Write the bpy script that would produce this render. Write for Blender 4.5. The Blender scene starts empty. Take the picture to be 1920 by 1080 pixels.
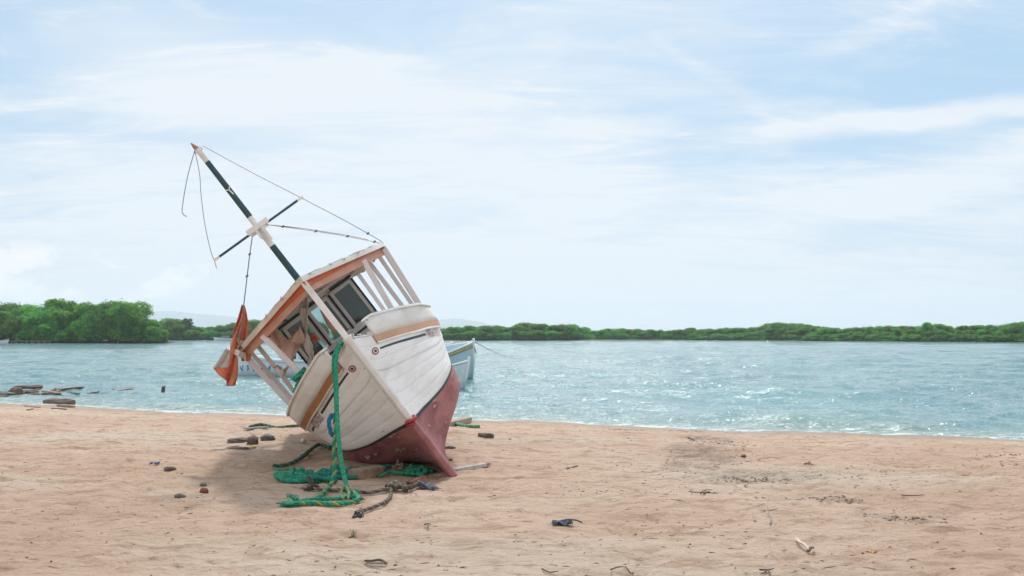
import bpy, math, random
import numpy as np
from mathutils import Vector, Matrix, Euler
R_ = math.radians
random.seed(7); rng = np.random.default_rng(7)
sc = bpy.context.scene
col = sc.collection

# ------------------------------------------------------------------ camera, sky, sun, exposure
F = 1850.0; HOR = 629.0; CH = 1.7
TH = math.atan((HOR - 540) / F)
cam_d = bpy.data.cameras.new('camera'); cam = bpy.data.objects.new('camera', cam_d); col.objects.link(cam)
cam_d.sensor_width = 36; cam_d.lens = 36 * F / 1920; cam_d.clip_start = 0.1; cam_d.clip_end = 20000
cam.location = (0, 0, CH); cam.rotation_euler = (math.pi / 2 + TH, 0, 0)
sc.camera = cam
SUN_AZ = 0.5      # degrees to the right of straight ahead
SUN_EL = 49.0
sd = bpy.data.lights.new('sun', 'SUN'); sd.energy = 2.3; sd.angle = R_(6); sd.color = (1, .95, .87)
sun = bpy.data.objects.new('sun', sd); col.objects.link(sun)
sdir = Vector((math.sin(R_(SUN_AZ)) * math.cos(R_(SUN_EL)), math.cos(R_(SUN_AZ)) * math.cos(R_(SUN_EL)), math.sin(R_(SUN_EL))))
sun.rotation_euler = sdir.to_track_quat('Z', 'Y').to_euler()
sun.location = (0, 0, 60)

world = bpy.data.worlds.new('World'); sc.world = world; world.use_nodes = True
SKY_STRENGTH = 0.10
def build_world():
    nt = world.node_tree; nt.nodes.clear(); N = nt.nodes; L = nt.links
    def math_(op, a, b=None, clamp=False):
        n = N.new('ShaderNodeMath'); n.operation = op; n.use_clamp = clamp
        for i, v in enumerate((a, b)):
            if v is None: continue
            if isinstance(v, (int, float)): n.inputs[i].default_value = v
            else: L.new(v, n.inputs[i])
        return n.outputs[0]
    def mix(f, a, b):
        n = N.new('ShaderNodeMix'); n.data_type = 'RGBA'
        for k, v in ((0, f), (6, a), (7, b)):
            if isinstance(v, (int, float)): n.inputs[k].default_value = v
            elif isinstance(v, tuple): n.inputs[k].default_value = v
            else: L.new(v, n.inputs[k])
        return n.outputs[2]
    def ramp(v, lo, hi):
        n = N.new('ShaderNodeMapRange'); n.interpolation_type = 'SMOOTHSTEP'; L.new(v, n.inputs[0])
        n.inputs[1].default_value = lo; n.inputs[2].default_value = hi; return n.outputs[0]
    def noise(vec, scale, detail=5, rough=.55, dist=0.0):
        n = N.new('ShaderNodeTexNoise'); L.new(vec, n.inputs['Vector']); n.inputs['Scale'].default_value = scale
        n.inputs['Detail'].default_value = detail; n.inputs['Roughness'].default_value = rough; n.inputs['Distortion'].default_value = dist
        return n.outputs['Fac']
    def mapping(vec, loc=(0, 0, 0), rot=(0, 0, 0), scale=(1, 1, 1)):
        n = N.new('ShaderNodeMapping'); L.new(vec, n.inputs[0]); n.inputs[1].default_value = loc
        n.inputs[2].default_value = rot; n.inputs[3].default_value = scale; return n.outputs[0]
    sky = N.new('ShaderNodeTexSky'); sky.sky_type = 'NISHITA'; sky.sun_disc = False
    sky.sun_elevation = R_(SUN_EL); sky.sun_rotation = R_(SUN_AZ)
    sky.air_density = 1.0; sky.dust_density = 2.0; sky.ozone_density = 1.0
    tc = N.new('ShaderNodeTexCoord'); d = tc.outputs['Generated']
    sp = N.new('ShaderNodeSeparateXYZ'); L.new(d, sp.inputs[0])
    X, Y, Z = sp.outputs
    zc = math_('ADD', math_('MAXIMUM', Z, 0.0), 0.16)
    cb = N.new('ShaderNodeCombineXYZ'); L.new(math_('DIVIDE', X, zc), cb.inputs[0]); L.new(math_('DIVIDE', Y, zc), cb.inputs[1])
    p = cb.outputs[0]
    k = 1 / SKY_STRENGTH
    # thin high veil in long streaks
    n1 = noise(mapping(p, (3.1, .4, 0), (0, 0, R_(-38)), (.55, 1.2, 1)), 1.0, 8, .60, .7)
    n2 = noise(mapping(p, (1.7, 5.2, 0), (0, 0, R_(-46)), (.8, 1.9, 1)), 2.3, 9, .66, 1.1)
    n3 = noise(mapping(p, (8.2, 2.2, 0), (0, 0, R_(-40)), (.25, .4, 1)), .9, 3, .5)
    f = math_('ADD', math_('MULTIPLY', n1, .50), math_('ADD', math_('MULTIPLY', n2, .36), math_('MULTIPLY', n3, .26)))
    # azimuth / elevation tangent, for the large masses of the veil
    yy = math_('MAXIMUM', Y, .05)
    az = math_('DIVIDE', X, yy); el = math_('DIVIDE', Z, yy)
    veil = ramp(f, .43, .67)
    low = math_('SUBTRACT', 1.0, ramp(Z, .02, .24))            # the veil thickens towards the horizon
    mid = math_('MULTIPLY', math_('SUBTRACT', 1.0, ramp(math_('ABSOLUTE', math_('ADD', az, .16)), .12, .5)),
                math_('SUBTRACT', 1.0, ramp(math_('ABSOLUTE', math_('SUBTRACT', el, .18)), .05, .26)))
    def band(e0, slope, width, a0, a1, curve=0.0, seed=0.0):
        wob = math_('MULTIPLY', math_('SUBTRACT', noise(mapping(d, (seed, seed, 0), (0, 0, 0), (1, 1, 3)), 5.0, 5, .6), .5), .045)
        c = math_('ADD', math_('ADD', math_('MULTIPLY', az, slope), e0), math_('MULTIPLY', math_('MULTIPLY', az, az), curve))
        dist = math_('ABSOLUTE', math_('SUBTRACT', math_('ADD', el, wob), c))
        w = math_('MULTIPLY', math_('SUBTRACT', 1.0, ramp(dist, width * .15, width)), ramp(az, a0, a1))
        return math_('MULTIPLY', w, ramp(Y, 0.0, .3))
    b1 = band(.174, .125, .019, .17, .31, 0.0, 1.0)
    b2 = band(.095, .02, .045, .10, .45, .28, 4.0)
    tot = math_('ADD', math_('MULTIPLY', veil, .72), math_('MULTIPLY', low, .40))
    tot = math_('ADD', tot, math_('MULTIPLY', mid, .34))
    b3 = math_('MULTIPLY', band(.185, -.26, .085, -.60, -.38, 0.0, 7.0), math_('SUBTRACT', 1.0, ramp(az, .02, .22)))
    b4 = math_('MULTIPLY', band(.209, .03, .016, .0, .09, 0.0, 2.0), math_('SUBTRACT', 1.0, ramp(az, .14, .21)))
    b5 = math_('MULTIPLY', band(.155, .42, .018, .28, .36, 0.0, 9.0), math_('SUBTRACT', 1.0, ramp(az, .37, .47)))
    b6 = math_('MULTIPLY', band(.42, -.75, .016, .13, .17, 0.0, 5.0), math_('SUBTRACT', 1.0, ramp(az, .22, .30)))
    for b_, w_ in ((b3, .38), (b4, .45), (b5, .30), (b6, .16)): tot = math_('ADD', tot, math_('MULTIPLY', b_, w_))
    tot = math_('ADD', tot, math_('MULTIPLY', math_('MULTIPLY', ramp(n2, .55, .70), ramp(Z, .12, .2)), .30))
    tot = math_('ADD', tot, math_('MULTIPLY', b1, .75))
    tot = math_('ADD', tot, math_('MULTIPLY', b2, .55))
    tot = math_('ADD', math_('ADD', tot, .03), math_('MULTIPLY', math_('SUBTRACT', 1.0, ramp(Y, -.3, .3)), .9), True)  # last term: unseen bright cloud added behind the camera to lift the fill
    blue = mix(.75, sky.outputs[0], (.315 * k, .555 * k, .79 * k, 1))
    cloud = (.765 * k, .815 * k, .865 * k, 1)
    # the veil brightens towards the sun; boost added above the frame for fill light
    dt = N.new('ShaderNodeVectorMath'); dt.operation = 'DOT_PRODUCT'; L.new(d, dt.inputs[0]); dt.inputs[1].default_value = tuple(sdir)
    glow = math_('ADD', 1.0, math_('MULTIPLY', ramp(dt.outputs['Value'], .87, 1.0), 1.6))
    c = mix(tot, blue, cloud)
    # low heaped clouds near the horizon
    pz = mapping(d, (0, 0, 0), (0, 0, 0), (1, 1, 1.8))
    cu = noise(pz, 9.0, 9, .6, .1)
    cum = math_('MULTIPLY', ramp(cu, .45, .55), math_('MULTIPLY', ramp(Z, .0, .035), math_('SUBTRACT', 1.0, ramp(math_('ADD', Z, math_('MULTIPLY', az, .06)), .045, .060))))
    cum = math_('MULTIPLY', cum, math_('SUBTRACT', 1.0, ramp(az, -.36, -.22)))
    hor = math_('SUBTRACT', 1.0, ramp(Z, -.01, .13))
    c = mix(math_('MULTIPLY', hor, .55), c, (.725 * k, .745 * k, .775 * k, 1))
    c = mix(math_('MULTIPLY', cum, .85), c, (.97 * k, .95 * k, .93 * k, 1))
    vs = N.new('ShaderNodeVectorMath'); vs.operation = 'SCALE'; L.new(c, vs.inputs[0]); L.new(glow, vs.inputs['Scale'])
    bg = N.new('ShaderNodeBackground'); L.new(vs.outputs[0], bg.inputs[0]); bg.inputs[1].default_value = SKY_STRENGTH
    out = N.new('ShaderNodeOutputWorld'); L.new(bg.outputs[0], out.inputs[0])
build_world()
sc.view_settings.view_transform = 'Standard'; sc.view_settings.look = 'None'
sc.view_settings.exposure = 0.13; sc.view_settings.gamma = 1.0; sc.view_settings.use_curve_mapping = False
sc.render.engine = 'CYCLES'
sc.cycles.max_bounces = 8; sc.cycles.transparent_max_bounces = 8; sc.cycles.volume_bounces = 2
sc.cycles.caustics_reflective = False; sc.cycles.caustics_refractive = False
sc.cycles.sample_clamp_indirect = 6

# ------------------------------------------------------------------ measuring helpers
def ray(px, py):
    a = (px - 960) / F; b = (540 - py) / F
    return np.array([a, math.cos(TH) - b * math.sin(TH), math.sin(TH) + b * math.cos(TH)])
def at(px, py, dist):
    d = ray(px, py); return np.array([0, 0, CH]) + d * (dist / d[1])
def on_plane(px, py, z=0.0):
    d = ray(px, py); return np.array([0, 0, CH]) + d * ((z - CH) / d[2])
WATER_Z = -0.35
def shoreline(x):
    return np.interp(x, [-60, -15.6, -8, -4, 0, 4, 10.2, 40], [52, 30.2, 26.3, 24.9, 23.9, 21.9, 19.7, 12]) + .18 * np.sin(x * .9 + 1) + .1 * np.sin(x * 2.3) + .07 * np.sin(x * 4.9 + 2 * np.sin(x * .7)) + .04 * np.sin(x * 9.3 + 1)
_perm = rng.permutation(512); _perm = np.r_[_perm, _perm]
_grad = np.c_[np.cos(np.arange(16) * math.pi / 8), np.sin(np.arange(16) * math.pi / 8)]
def perlin(x, y):
    xi = np.floor(x).astype(int); yi = np.floor(y).astype(int); xf = x - xi; yf = y - yi
    def g(ix, iy, dx, dy):
        h = _grad[_perm[(_perm[ix & 511] + iy) & 511] & 15]; return h[..., 0] * dx + h[..., 1] * dy
    u = xf ** 3 * (xf * (xf * 6 - 15) + 10); v = yf ** 3 * (yf * (yf * 6 - 15) + 10)
    a = g(xi, yi, xf, yf); b = g(xi + 1, yi, xf - 1, yf); c = g(xi, yi + 1, xf, yf - 1); d = g(xi + 1, yi + 1, xf - 1, yf - 1)
    return (a + u * (b - a)) + v * ((c + u * (d - c)) - (a + u * (b - a)))
def smooth(a, b, x):
    t = np.clip((x - a) / (b - a), 0, 1); return t * t * (3 - 2 * t)
FOOT = None
def sand_h(x, y):
    x = np.asarray(x, float); y = np.asarray(y, float)
    s = shoreline(x) - y
    base = np.where(s > 0, WATER_Z + .34 * smooth(0, 7.5, s) + .02 * smooth(0, .6, s), WATER_Z + .075 * s)
    base = np.maximum(base, -2.2)
    fade = smooth(-.5, 3, s) * smooth(120, 40, np.hypot(x, y))
    n = .030 * perlin(x * .55, y * .55) + .030 * perlin(x * 1.5 + 9, y * 1.5) + .024 * perlin(x * 3.7, y * 3.7 + 5) + .014 * perlin(x * 8.1, y * 8.1)
    # scooped footprints
    k = perlin(x * 2.6 + 40, y * 2.6 + 7); n = n - .04 * smooth(.22, .5, k) + .012 * smooth(.12, .2, k) * (1 - smooth(.2, .3, k))
    k2 = perlin(x * 5.1 + 12, y * 4.3 + 71); n = n - .018 * smooth(.25, .5, k2)
    # two old tyre tracks curving over the right half
    for off in (0, 1.5):
        c = 7.9 + off + .16 * (x - 3) ** 1
        w = np.exp(-((y - c) / .12) ** 2) * smooth(1.2, 3.5, x)
        n = n - .022 * w * (1 + .6 * np.sin(x * 30 + (y - c) * 20))
    n = n + .05 * np.exp(-((x + .62) ** 2 + (y - 12.0) ** 2) / .06) - .05 * np.exp(-((x + 1.2) / .42) ** 2 - ((y - 12.1) / .45) ** 2) + .05 * np.exp(-((x + 2.35) / .25) ** 2 - ((y - 13.6) / 1.0) ** 2)
    return base + n * fade
def sh(x, y): return float(sand_h(np.array([x]), np.array([y]))[0])
def ground(px, py, dz=0.0):
    z = 0.0
    for _ in range(6):
        p = on_plane(px, py, z); z = sh(p[0], p[1])
    return np.array([p[0], p[1], z + dz])

# ------------------------------------------------------------------ materials
def mat(name, c1, c2=None, scale=4.0, rough=.7, bump=.0, bscale=30.0, stretch=(1, 1, 1), chip=None, chip_th=.66, chip_scale=9.0,
        spec=.5, lo=.35, hi=.65, metal=0.0, detail=6, sub_bump=0.01, rnd=0.0, trans=0.0):
    m = bpy.data.materials.new(name); m.use_nodes = True; nt = m.node_tree; N = nt.nodes; L = nt.links
    b = N['Principled BSDF']; b.inputs['Roughness'].default_value = rough; b.inputs['Metallic'].default_value = metal
    b.inputs['Specular IOR Level'].default_value = spec
    tc = N.new('ShaderNodeTexCoord'); mp = N.new('ShaderNodeMapping'); L.new(tc.outputs['Object'], mp.inputs[0]); mp.inputs[3].default_value = stretch
    def noise(s, dt=detail, r=.6):
        n = N.new('ShaderNodeTexNoise'); L.new(mp.outputs[0], n.inputs['Vector']); n.inputs['Scale'].default_value = s
        n.inputs['Detail'].default_value = dt; n.inputs['Roughness'].default_value = r; return n.outputs['Fac']
    def rampn(v, lo_, hi_):
        n = N.new('ShaderNodeMapRange'); L.new(v, n.inputs[0]); n.inputs[1].default_value = lo_; n.inputs[2].default_value = hi_; return n.outputs[0]
    c2 = c2 or tuple(v * .7 for v in c1)
    mx = N.new('ShaderNodeMix'); mx.data_type = 'RGBA'; L.new(rampn(noise(scale), lo, hi), mx.inputs[0])
    mx.inputs[6].default_value = (*c1, 1); mx.inputs[7].default_value = (*c2, 1); out = mx.outputs[2]
    if chip:
        m2 = N.new('ShaderNodeMix'); m2.data_type = 'RGBA'; L.new(rampn(noise(chip_scale, 8, .65), chip_th, chip_th + .03), m2.inputs[0])
        L.new(out, m2.inputs[6]); m2.inputs[7].default_value = (*chip, 1); out = m2.outputs[2]
    if rnd:
        oi = N.new('ShaderNodeObjectInfo'); hs = N.new('ShaderNodeHueSaturation'); L.new(out, hs.inputs['Color'])
        v = N.new('ShaderNodeMapRange'); L.new(oi.outputs['Random'], v.inputs[0]); v.inputs[3].default_value = 1 - rnd; v.inputs[4].default_value = 1 + rnd
        L.new(v.outputs[0], hs.inputs['Value']); out = hs.outputs[0]
    L.new(out, b.inputs['Base Color'])
    if bump:
        bp = N.new('ShaderNodeBump'); bp.inputs['Strength'].default_value = bump; bp.inputs['Distance'].default_value = sub_bump
        L.new(noise(bscale), bp.inputs['Height']); L.new(bp.outputs[0], b.inputs['Normal'])
    if trans:
        t = N.new('ShaderNodeBsdfTranslucent'); L.new(out, t.inputs[0]); ms = N.new('ShaderNodeMixShader'); ms.inputs[0].default_value = trans
        L.new(b.outputs[0], ms.inputs[1]); L.new(t.outputs[0], ms.inputs[2]); L.new(ms.outputs[0], N['Material Output'].inputs[0])
    return m
M = {}
WOOD = (.20, .155, .12)
M['white'] = mat('white_paint', (.82, .81, .79), (.66, .63, .59), 3.0, .8, .35, 26, (1, .35, 1), WOOD, .70, 11, sub_bump=.006)
M['whitehull'] = mat('white_hull_paint', (.86, .85, .84), (.68, .65, .61), 2.4, .75, .3, 14, (1.2, .22, 2.4), (.34, .29, .24), .67, 9, sub_bump=.01, lo=.45, hi=.75)
M['cream'] = mat('cream_paint', (.72, .65, .57), (.54, .46, .38), 3.5, .65, .3, 24, (1, .5, 1), WOOD, .68, 10, sub_bump=.006)
M['pinkwhite'] = mat('pinkish_white_paint', (.80, .74, .73), (.66, .59, .58), 3.0, .6, .3, 26, (1, 1, .35), WOOD, .69, 12, sub_bump=.006)
M['red'] = mat('red_bottom_paint', (.42, .175, .175), (.25, .085, .09), 2.6, .8, .5, 12, (1.2, .5, 1.6), (.56, .38, .35), .60, 5, sub_bump=.012, lo=.40, hi=.62)
M['peachrail'] = mat('faded_peach_paint', (.60, .34, .20), (.52, .30, .19), 3, .6, .2, 30, chip=(.6, .56, .5), chip_th=.68)
M['ochre'] = mat('ochre_paint', (.40, .165, .055), (.31, .13, .05), 3, .6, .2, 30)
M['black'] = mat('black_paint', (.018, .022, .025), (.035, .04, .045), 5, .5, .2, 30, chip=(.3, .28, .27), chip_th=.74)
M['navy'] = mat('dark_green_paint', (.012, .050, .062), (.022, .075, .088), 6, .45, .2, 40, chip=(.45, .45, .43), chip_th=.76)
M['orange'] = mat('orange_paint', (.62, .13, .04), (.52, .11, .04), 5, .7, .2, 30)
M['peach'] = mat('peach_board', (.62, .35, .26), (.52, .27, .19), 3.5, .75, .3, 22, (1, 1, .4), (.62, .5, .45), .66)
M['rust'] = mat('rust_brown_board', (.26, .09, .05), (.17, .07, .05), 8, .8, .3, 22)
M['ripcloth'] = mat('peach_cloth', (.84, .60, .46), (.74, .46, .33), 4, .85, .4, 18, trans=.25)
M['creamcloth'] = mat('cream_cloth', (.82, .74, .64), (.70, .60, .49), 5, .85, .4, 18, trans=.2)
M['tarp'] = mat('orange_tarp', (.80, .31, .18), (.62, .20, .11), 5, .85, .7, 12, trans=.3)
M['tarpback'] = mat('grey_tarp', (.62, .54, .48), (.34, .27, .23), 6, .85, .5, 18, trans=.15)
M['roofskin'] = mat('weathered_canvas', (.42, .42, .42), (.30, .29, .28), 9, .85, .6, 22)
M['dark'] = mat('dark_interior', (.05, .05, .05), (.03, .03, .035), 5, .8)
M['deck'] = mat('grey_deck_paint', (.28, .28, .27), (.18, .17, .16), 4, .8, .3, 20)
M['wire'] = mat('grey_wire', (.12, .12, .13), (.2, .2, .21), 9, .5, metal=.3)
M['green'] = mat('green_rope', (.006, .22, .11), (.04, .33, .20), 22, .8, .6, 120, sub_bump=.004)
M['teal'] = mat('teal_rope', (.008, .21, .15), (.010, .14, .11), 14, .8, .6, 120, sub_bump=.004)
M['bluefuzz'] = mat('blue_rope', (.01, .16, .32), (.01, .11, .22), 14, .85, .6, 120, sub_bump=.004)
M['yellow'] = mat('yellow_strand', (.42, .33, .09), (.10, .26, .11), 14, .8, .4, 120, sub_bump=.004)
M['greygreen'] = mat('dirty_green_rope', (.045, .075, .05), (.09, .085, .06), 14, .9, .6, 100, sub_bump=.004)
M['darkrope'] = mat('dark_brown_rope', (.07, .055, .045), (.14, .11, .09), 10, .9, .7, 90, sub_bump=.005)
M['tanrope'] = mat('tan_rope', (.32, .25, .19), (.22, .17, .13), 12, .9, .6, 90, sub_bump=.005)
M['rock'] = mat('brown_stone', (.20, .145, .115), (.12, .085, .07), 7, .9, .8, 22, rnd=.15)
M['greyrock'] = mat('grey_stone', (.20, .175, .155), (.12, .10, .09), 7, .9, .8, 22, rnd=.15)
M['redrock'] = mat('red_stone', (.26, .075, .04), (.16, .05, .03), 9, .8, .7, 25)
M['driftwood'] = mat('driftwood', (.36, .25, .18), (.22, .155, .115), 5, .9, .7, 20, (.4, 3, 3), (.06, .045, .04), .72, 4)
M['oldlog'] = mat('old_log', (.12, .085, .06), (.20, .155, .11), 6, .9, .8, 18, (.5, 2, 2), rnd=.2)
M['wetlog'] = mat('wet_log', (.05, .045, .035), (.10, .085, .05), 6, .5, .8, 18, rnd=.2)
M['bluewhite'] = mat('pale_blue_paint', (.62, .76, .83), (.48, .64, .72), 4, .55, .2, 20)
M['boatwhite'] = mat('bright_white_paint', (.76, .78, .80), (.62, .66, .70), 4, .5, .2, 20)
M['boatblue'] = mat('strong_blue_paint', (.03, .19, .44), (.03, .14, .34), 4, .5, .2, 20)
M['boatyellow'] = mat('yellow_paint', (.58, .45, .20), (.5, .34, .08), 4, .5, .2, 20)
M['bark'] = mat('bark', (.16, .13, .11), (.09, .07, .06), 3, .9, .5, 8, sub_bump=.05)
M['palebark'] = mat('pale_bark', (.34, .31, .28), (.2, .18, .16), 3, .9, .5, 8, sub_bump=.05)
M['mud'] = mat('shore_mud', (.08, .065, .045), (.05, .045, .03), .4, .9)
M['scrap'] = mat('blue_scrap', (.05, .08, .22), (.10, .12, .2), 20, .6)
M['cloth'] = mat('dark_blue_cloth', (.05, .065, .11), (.16, .18, .24), 14, .8, .4, 60)
M['husk'] = mat('pale_husk', (.66, .56, .47), (.5, .40, .32), 12, .7, .3, 40)
M['twig'] = mat('twig', (.17, .11, .075), (.09, .06, .045), 12, .9)
M['greytwig'] = mat('grey_branch', (.42, .34, .28), (.28, .22, .18), 12, .9)
M['leafyellow'] = mat('yellow_leaf', (.70, .42, .06), (.5, .28, .05), 20, .7)
M['shell'] = mat('shell_white', (.75, .70, .66), (.6, .54, .5), 20, .6)
M['redtext'] = mat('faded_dark_red_lettering', (.14, .05, .06), (.22, .12, .13), 6, .7)
M['redtext2'] = mat('very_faded_lettering', (.40, .30, .31), (.55, .48, .48), 6, .7)
M['crimson'] = mat('crimson_paint', (.36, .03, .045), (.28, .03, .04), 20, .6)

def glass():
    m = bpy.data.materials.new('window_glass'); m.use_nodes = True; nt = m.node_tree; N = nt.nodes; L = nt.links
    N.remove(N['Principled BSDF'])
    t = N.new('ShaderNodeBsdfTransparent'); t.inputs[0].default_value = (.62, .76, .74, 1)
    g = N.new('ShaderNodeBsdfGlossy'); g.inputs['Roughness'].default_value = .06
    df = N.new('ShaderNodeBsdfDiffuse'); df.inputs[0].default_value = (.35, .42, .42, 1)
    f = N.new('ShaderNodeFresnel'); f.inputs[0].default_value = 1.6
    tc = N.new('ShaderNodeTexCoord'); n = N.new('ShaderNodeTexNoise'); L.new(tc.outputs['Object'], n.inputs[0]); n.inputs['Scale'].default_value = 3.5; n.inputs['Detail'].default_value = 5
    r = N.new('ShaderNodeMapRange'); L.new(n.outputs['Fac'], r.inputs[0]); r.inputs[1].default_value = .4; r.inputs[2].default_value = .7; r.inputs[3].default_value = .01; r.inputs[4].default_value = .12
    a = N.new('ShaderNodeMixShader'); L.new(r.outputs[0], a.inputs[0]); L.new(t.outputs[0], a.inputs[1]); L.new(df.outputs[0], a.inputs[2])
    b = N.new('ShaderNodeMixShader'); L.new(f.outputs[0], b.inputs[0]); L.new(a.outputs[0], b.inputs[1]); L.new(g.outputs[0], b.inputs[2])
    L.new(b.outputs[0], N['Material Output'].inputs[0]); return m
M['glass'] = glass()

def leafmat(name, a, b, trans=.35):
    m = bpy.data.materials.new(name); m.use_nodes = True; nt = m.node_tree; N = nt.nodes; L = nt.links
    bs = N['Principled BSDF']; bs.inputs['Roughness'].default_value = .6; bs.inputs['Specular IOR Level'].default_value = .3
    tc = N.new('ShaderNodeTexCoord'); n = N.new('ShaderNodeTexNoise'); L.new(tc.outputs['Object'], n.inputs[0]); n.inputs['Scale'].default_value = .55; n.inputs['Detail'].default_value = 4
    n.inputs['Roughness'].default_value = .7
    r = N.new('ShaderNodeMapRange'); L.new(n.outputs['Fac'], r.inputs[0]); r.inputs[1].default_value = .40; r.inputs[2].default_value = .62
    mx = N.new('ShaderNodeMix'); mx.data_type = 'RGBA'; L.new(r.outputs[0], mx.inputs[0]); mx.inputs[6].default_value = (*a, 1); mx.inputs[7].default_value = (*b, 1)
    oi = N.new('ShaderNodeObjectInfo'); hs = N.new('ShaderNodeHueSaturation'); L.new(mx.outputs[2], hs.inputs['Color'])
    v = N.new('ShaderNodeMapRange'); L.new(oi.outputs['Random'], v.inputs[0]); v.inputs[3].default_value = .72; v.inputs[4].default_value = 1.3
    L.new(v.outputs[0], hs.inputs['Value'])
    h = N.new('ShaderNodeMath'); h.operation = 'MULTIPLY_ADD'; L.new(oi.outputs['Random'], h.inputs[0]); h.inputs[1].default_value = .05; h.inputs[2].default_value = .475
    L.new(h.outputs[0], hs.inputs['Hue'])
    L.new(hs.outputs[0], bs.inputs['Base Color'])
    t = N.new('ShaderNodeBsdfTranslucent'); L.new(hs.outputs[0], t.inputs[0]); ms = N.new('ShaderNodeMixShader'); ms.inputs[0].default_value = trans
    L.new(bs.outputs[0], ms.inputs[1]); L.new(t.outputs[0], ms.inputs[2]); L.new(ms.outputs[0], N['Material Output'].inputs[0]); return m
M['leaf'] = leafmat('mangrove_leaves', (.045, .25, .075), (.30, .52, .06), .6)
M['darkleaf'] = leafmat('dark_leaves', (.035, .09, .045), (.06, .13, .06))

# ------------------------------------------------------------------ mesh building
class MB:
    def __init__(s): s.v = []; s.f = []; s.mi = []
    def add(s, vs, fs, mi=0):
        o = len(s.v); s.v += [tuple(map(float, p)) for p in vs]; s.f += [tuple(i + o for i in f) for f in fs]; s.mi += [mi] * len(fs); return s
    def hexa(s, p, mi=0):   # 8 corners: bottom ring 0-3, top ring 4-7
        return s.add(p, [(3, 2, 1, 0), (4, 5, 6, 7), (0, 1, 5, 4), (1, 2, 6, 5), (2, 3, 7, 6), (3, 0, 4, 7)], mi)
    def box(s, c, h, rot=None, mi=0, taper=1.0):
        c = np.array(c, float); P = []
        for z in (-1, 1):
            t = taper if z > 0 else 1
            for x, y in ((-1, -1), (1, -1), (1, 1), (-1, 1)):
                q = np.array([x * h[0] * t, y * h[1] * t, z * h[2]])
                if rot is not None: q = np.array(rot) @ q
                P.append(c + q)
        return s.hexa(P, mi)
    def beam(s, a, b, w, t, up=(0, 1, 0), mi=0):   # rectangular bar from a to b
        a = np.array(a, float); b = np.array(b, float); d = b - a; d /= np.linalg.norm(d)
        u = np.cross(d, np.array(up, float)); u /= np.linalg.norm(u); v = np.cross(u, d)
        P = []
        for q in (a, b):
            for x, y in ((-1, -1), (1, -1), (1, 1), (-1, 1)): P.append(q + u * x * w / 2 + v * y * t / 2)
        return s.hexa(P, mi)
    def tube(s, pts, rad, n=6, mi=0, cap=True):
        pts = [np.array(p, float) for p in pts]; N = len(pts)
        if not hasattr(rad, '__len__'): rad = [rad] * N
        up = np.array([0.13, .21, .97]); V = []
        pu = None
        for i in range(N):
            d = pts[min(i + 1, N - 1)] - pts[max(i - 1, 0)]; d /= (np.linalg.norm(d) + 1e-9)
            u = (pu if pu is not None else up) - d * np.dot(pu if pu is not None else up, d)
            if np.linalg.norm(u) < 1e-4: u = np.cross(d, [1, 0, 0])
            u /= np.linalg.norm(u); pu = u; w = np.cross(d, u)
            for k in range(n):
                a = 2 * math.pi * k / n; V.append(pts[i] + (u * math.cos(a) + w * math.sin(a)) * rad[i])
        Fc = []
        for i in range(N - 1):
            for k in range(n):
                k2 = (k + 1) % n; Fc.append((i * n + k, i * n + k2, (i + 1) * n + k2, (i + 1) * n + k))
        if cap: Fc += [tuple(range(n))[::-1], tuple((N - 1) * n + k for k in range(n))]
        return s.add(V, Fc, mi)
    def grid(s, P, mi=0, thick=0.0):   # P: rows x cols x 3
        P = np.array(P, float); r, c, _ = P.shape
        q = lambda o: [(o + i * c + j, o + i * c + j + 1, o + (i + 1) * c + j + 1, o + (i + 1) * c + j) for i in range(r - 1) for j in range(c - 1)]
        if not thick: return s.add(P.reshape(-1, 3), q(0), mi)
        du = np.gradient(P, axis=0); dv = np.gradient(P, axis=1) if c > 1 else None
        n = np.cross(du, dv); n /= (np.linalg.norm(n, axis=2, keepdims=True) + 1e-9)
        A = (P + n * thick / 2).reshape(-1, 3); B = (P - n * thick / 2).reshape(-1, 3); o = r * c
        fs = q(0) + [f[::-1] for f in q(o)]
        edge = [(0, j) for j in range(c)] + [(i, c - 1) for i in range(1, r)] + [(r - 1, j) for j in range(c - 2, -1, -1)] + [(i, 0) for i in range(r - 2, 0, -1)]
        idx = [i * c + j for i, j in edge]
        for a, b in zip(idx, idx[1:] + idx[:1]): fs.append((b, a, a + o, b + o))
        return s.add(np.r_[A, B], fs, mi)
    def build(s, name, mats, parent=None, smooth=False, **tags):
        me = bpy.data.meshes.new(name); me.from_pydata(s.v, [], s.f); me.update()
        if not isinstance(mats, (list, tuple)): mats = [mats]
        for m in mats: me.materials.append(M[m] if isinstance(m, str) else m)
        if any(s.mi): me.polygons.foreach_set('material_index', s.mi)
        if smooth: me.polygons.foreach_set('use_smooth', [True] * len(me.polygons))
        o = bpy.data.objects.new(name, me); col.objects.link(o)
        if parent: o.parent = parent
        for k, v in tags.items(): o[k] = v
        return o
def empty(name, loc, label=None, category=None, group=None, rot=(0, 0, 0)):
    o = bpy.data.objects.new(name, None); o.empty_display_size = .2; col.objects.link(o); o.location = loc; o.rotation_euler = rot
    if label: o['label'] = label
    if category: o['category'] = category
    if group: o['group'] = group
    return o
def recenter(o):
    """put the origin of a one-mesh thing at its base"""
    me = o.data; co = np.zeros(len(me.vertices) * 3); me.vertices.foreach_get('co', co); co = co.reshape(-1, 3)
    c = np.array([co[:, 0].mean(), co[:, 1].mean(), co[:, 2].min()]); co -= c
    me.vertices.foreach_set('co', co.ravel()); me.update(); o.location = tuple(c); return o
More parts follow.
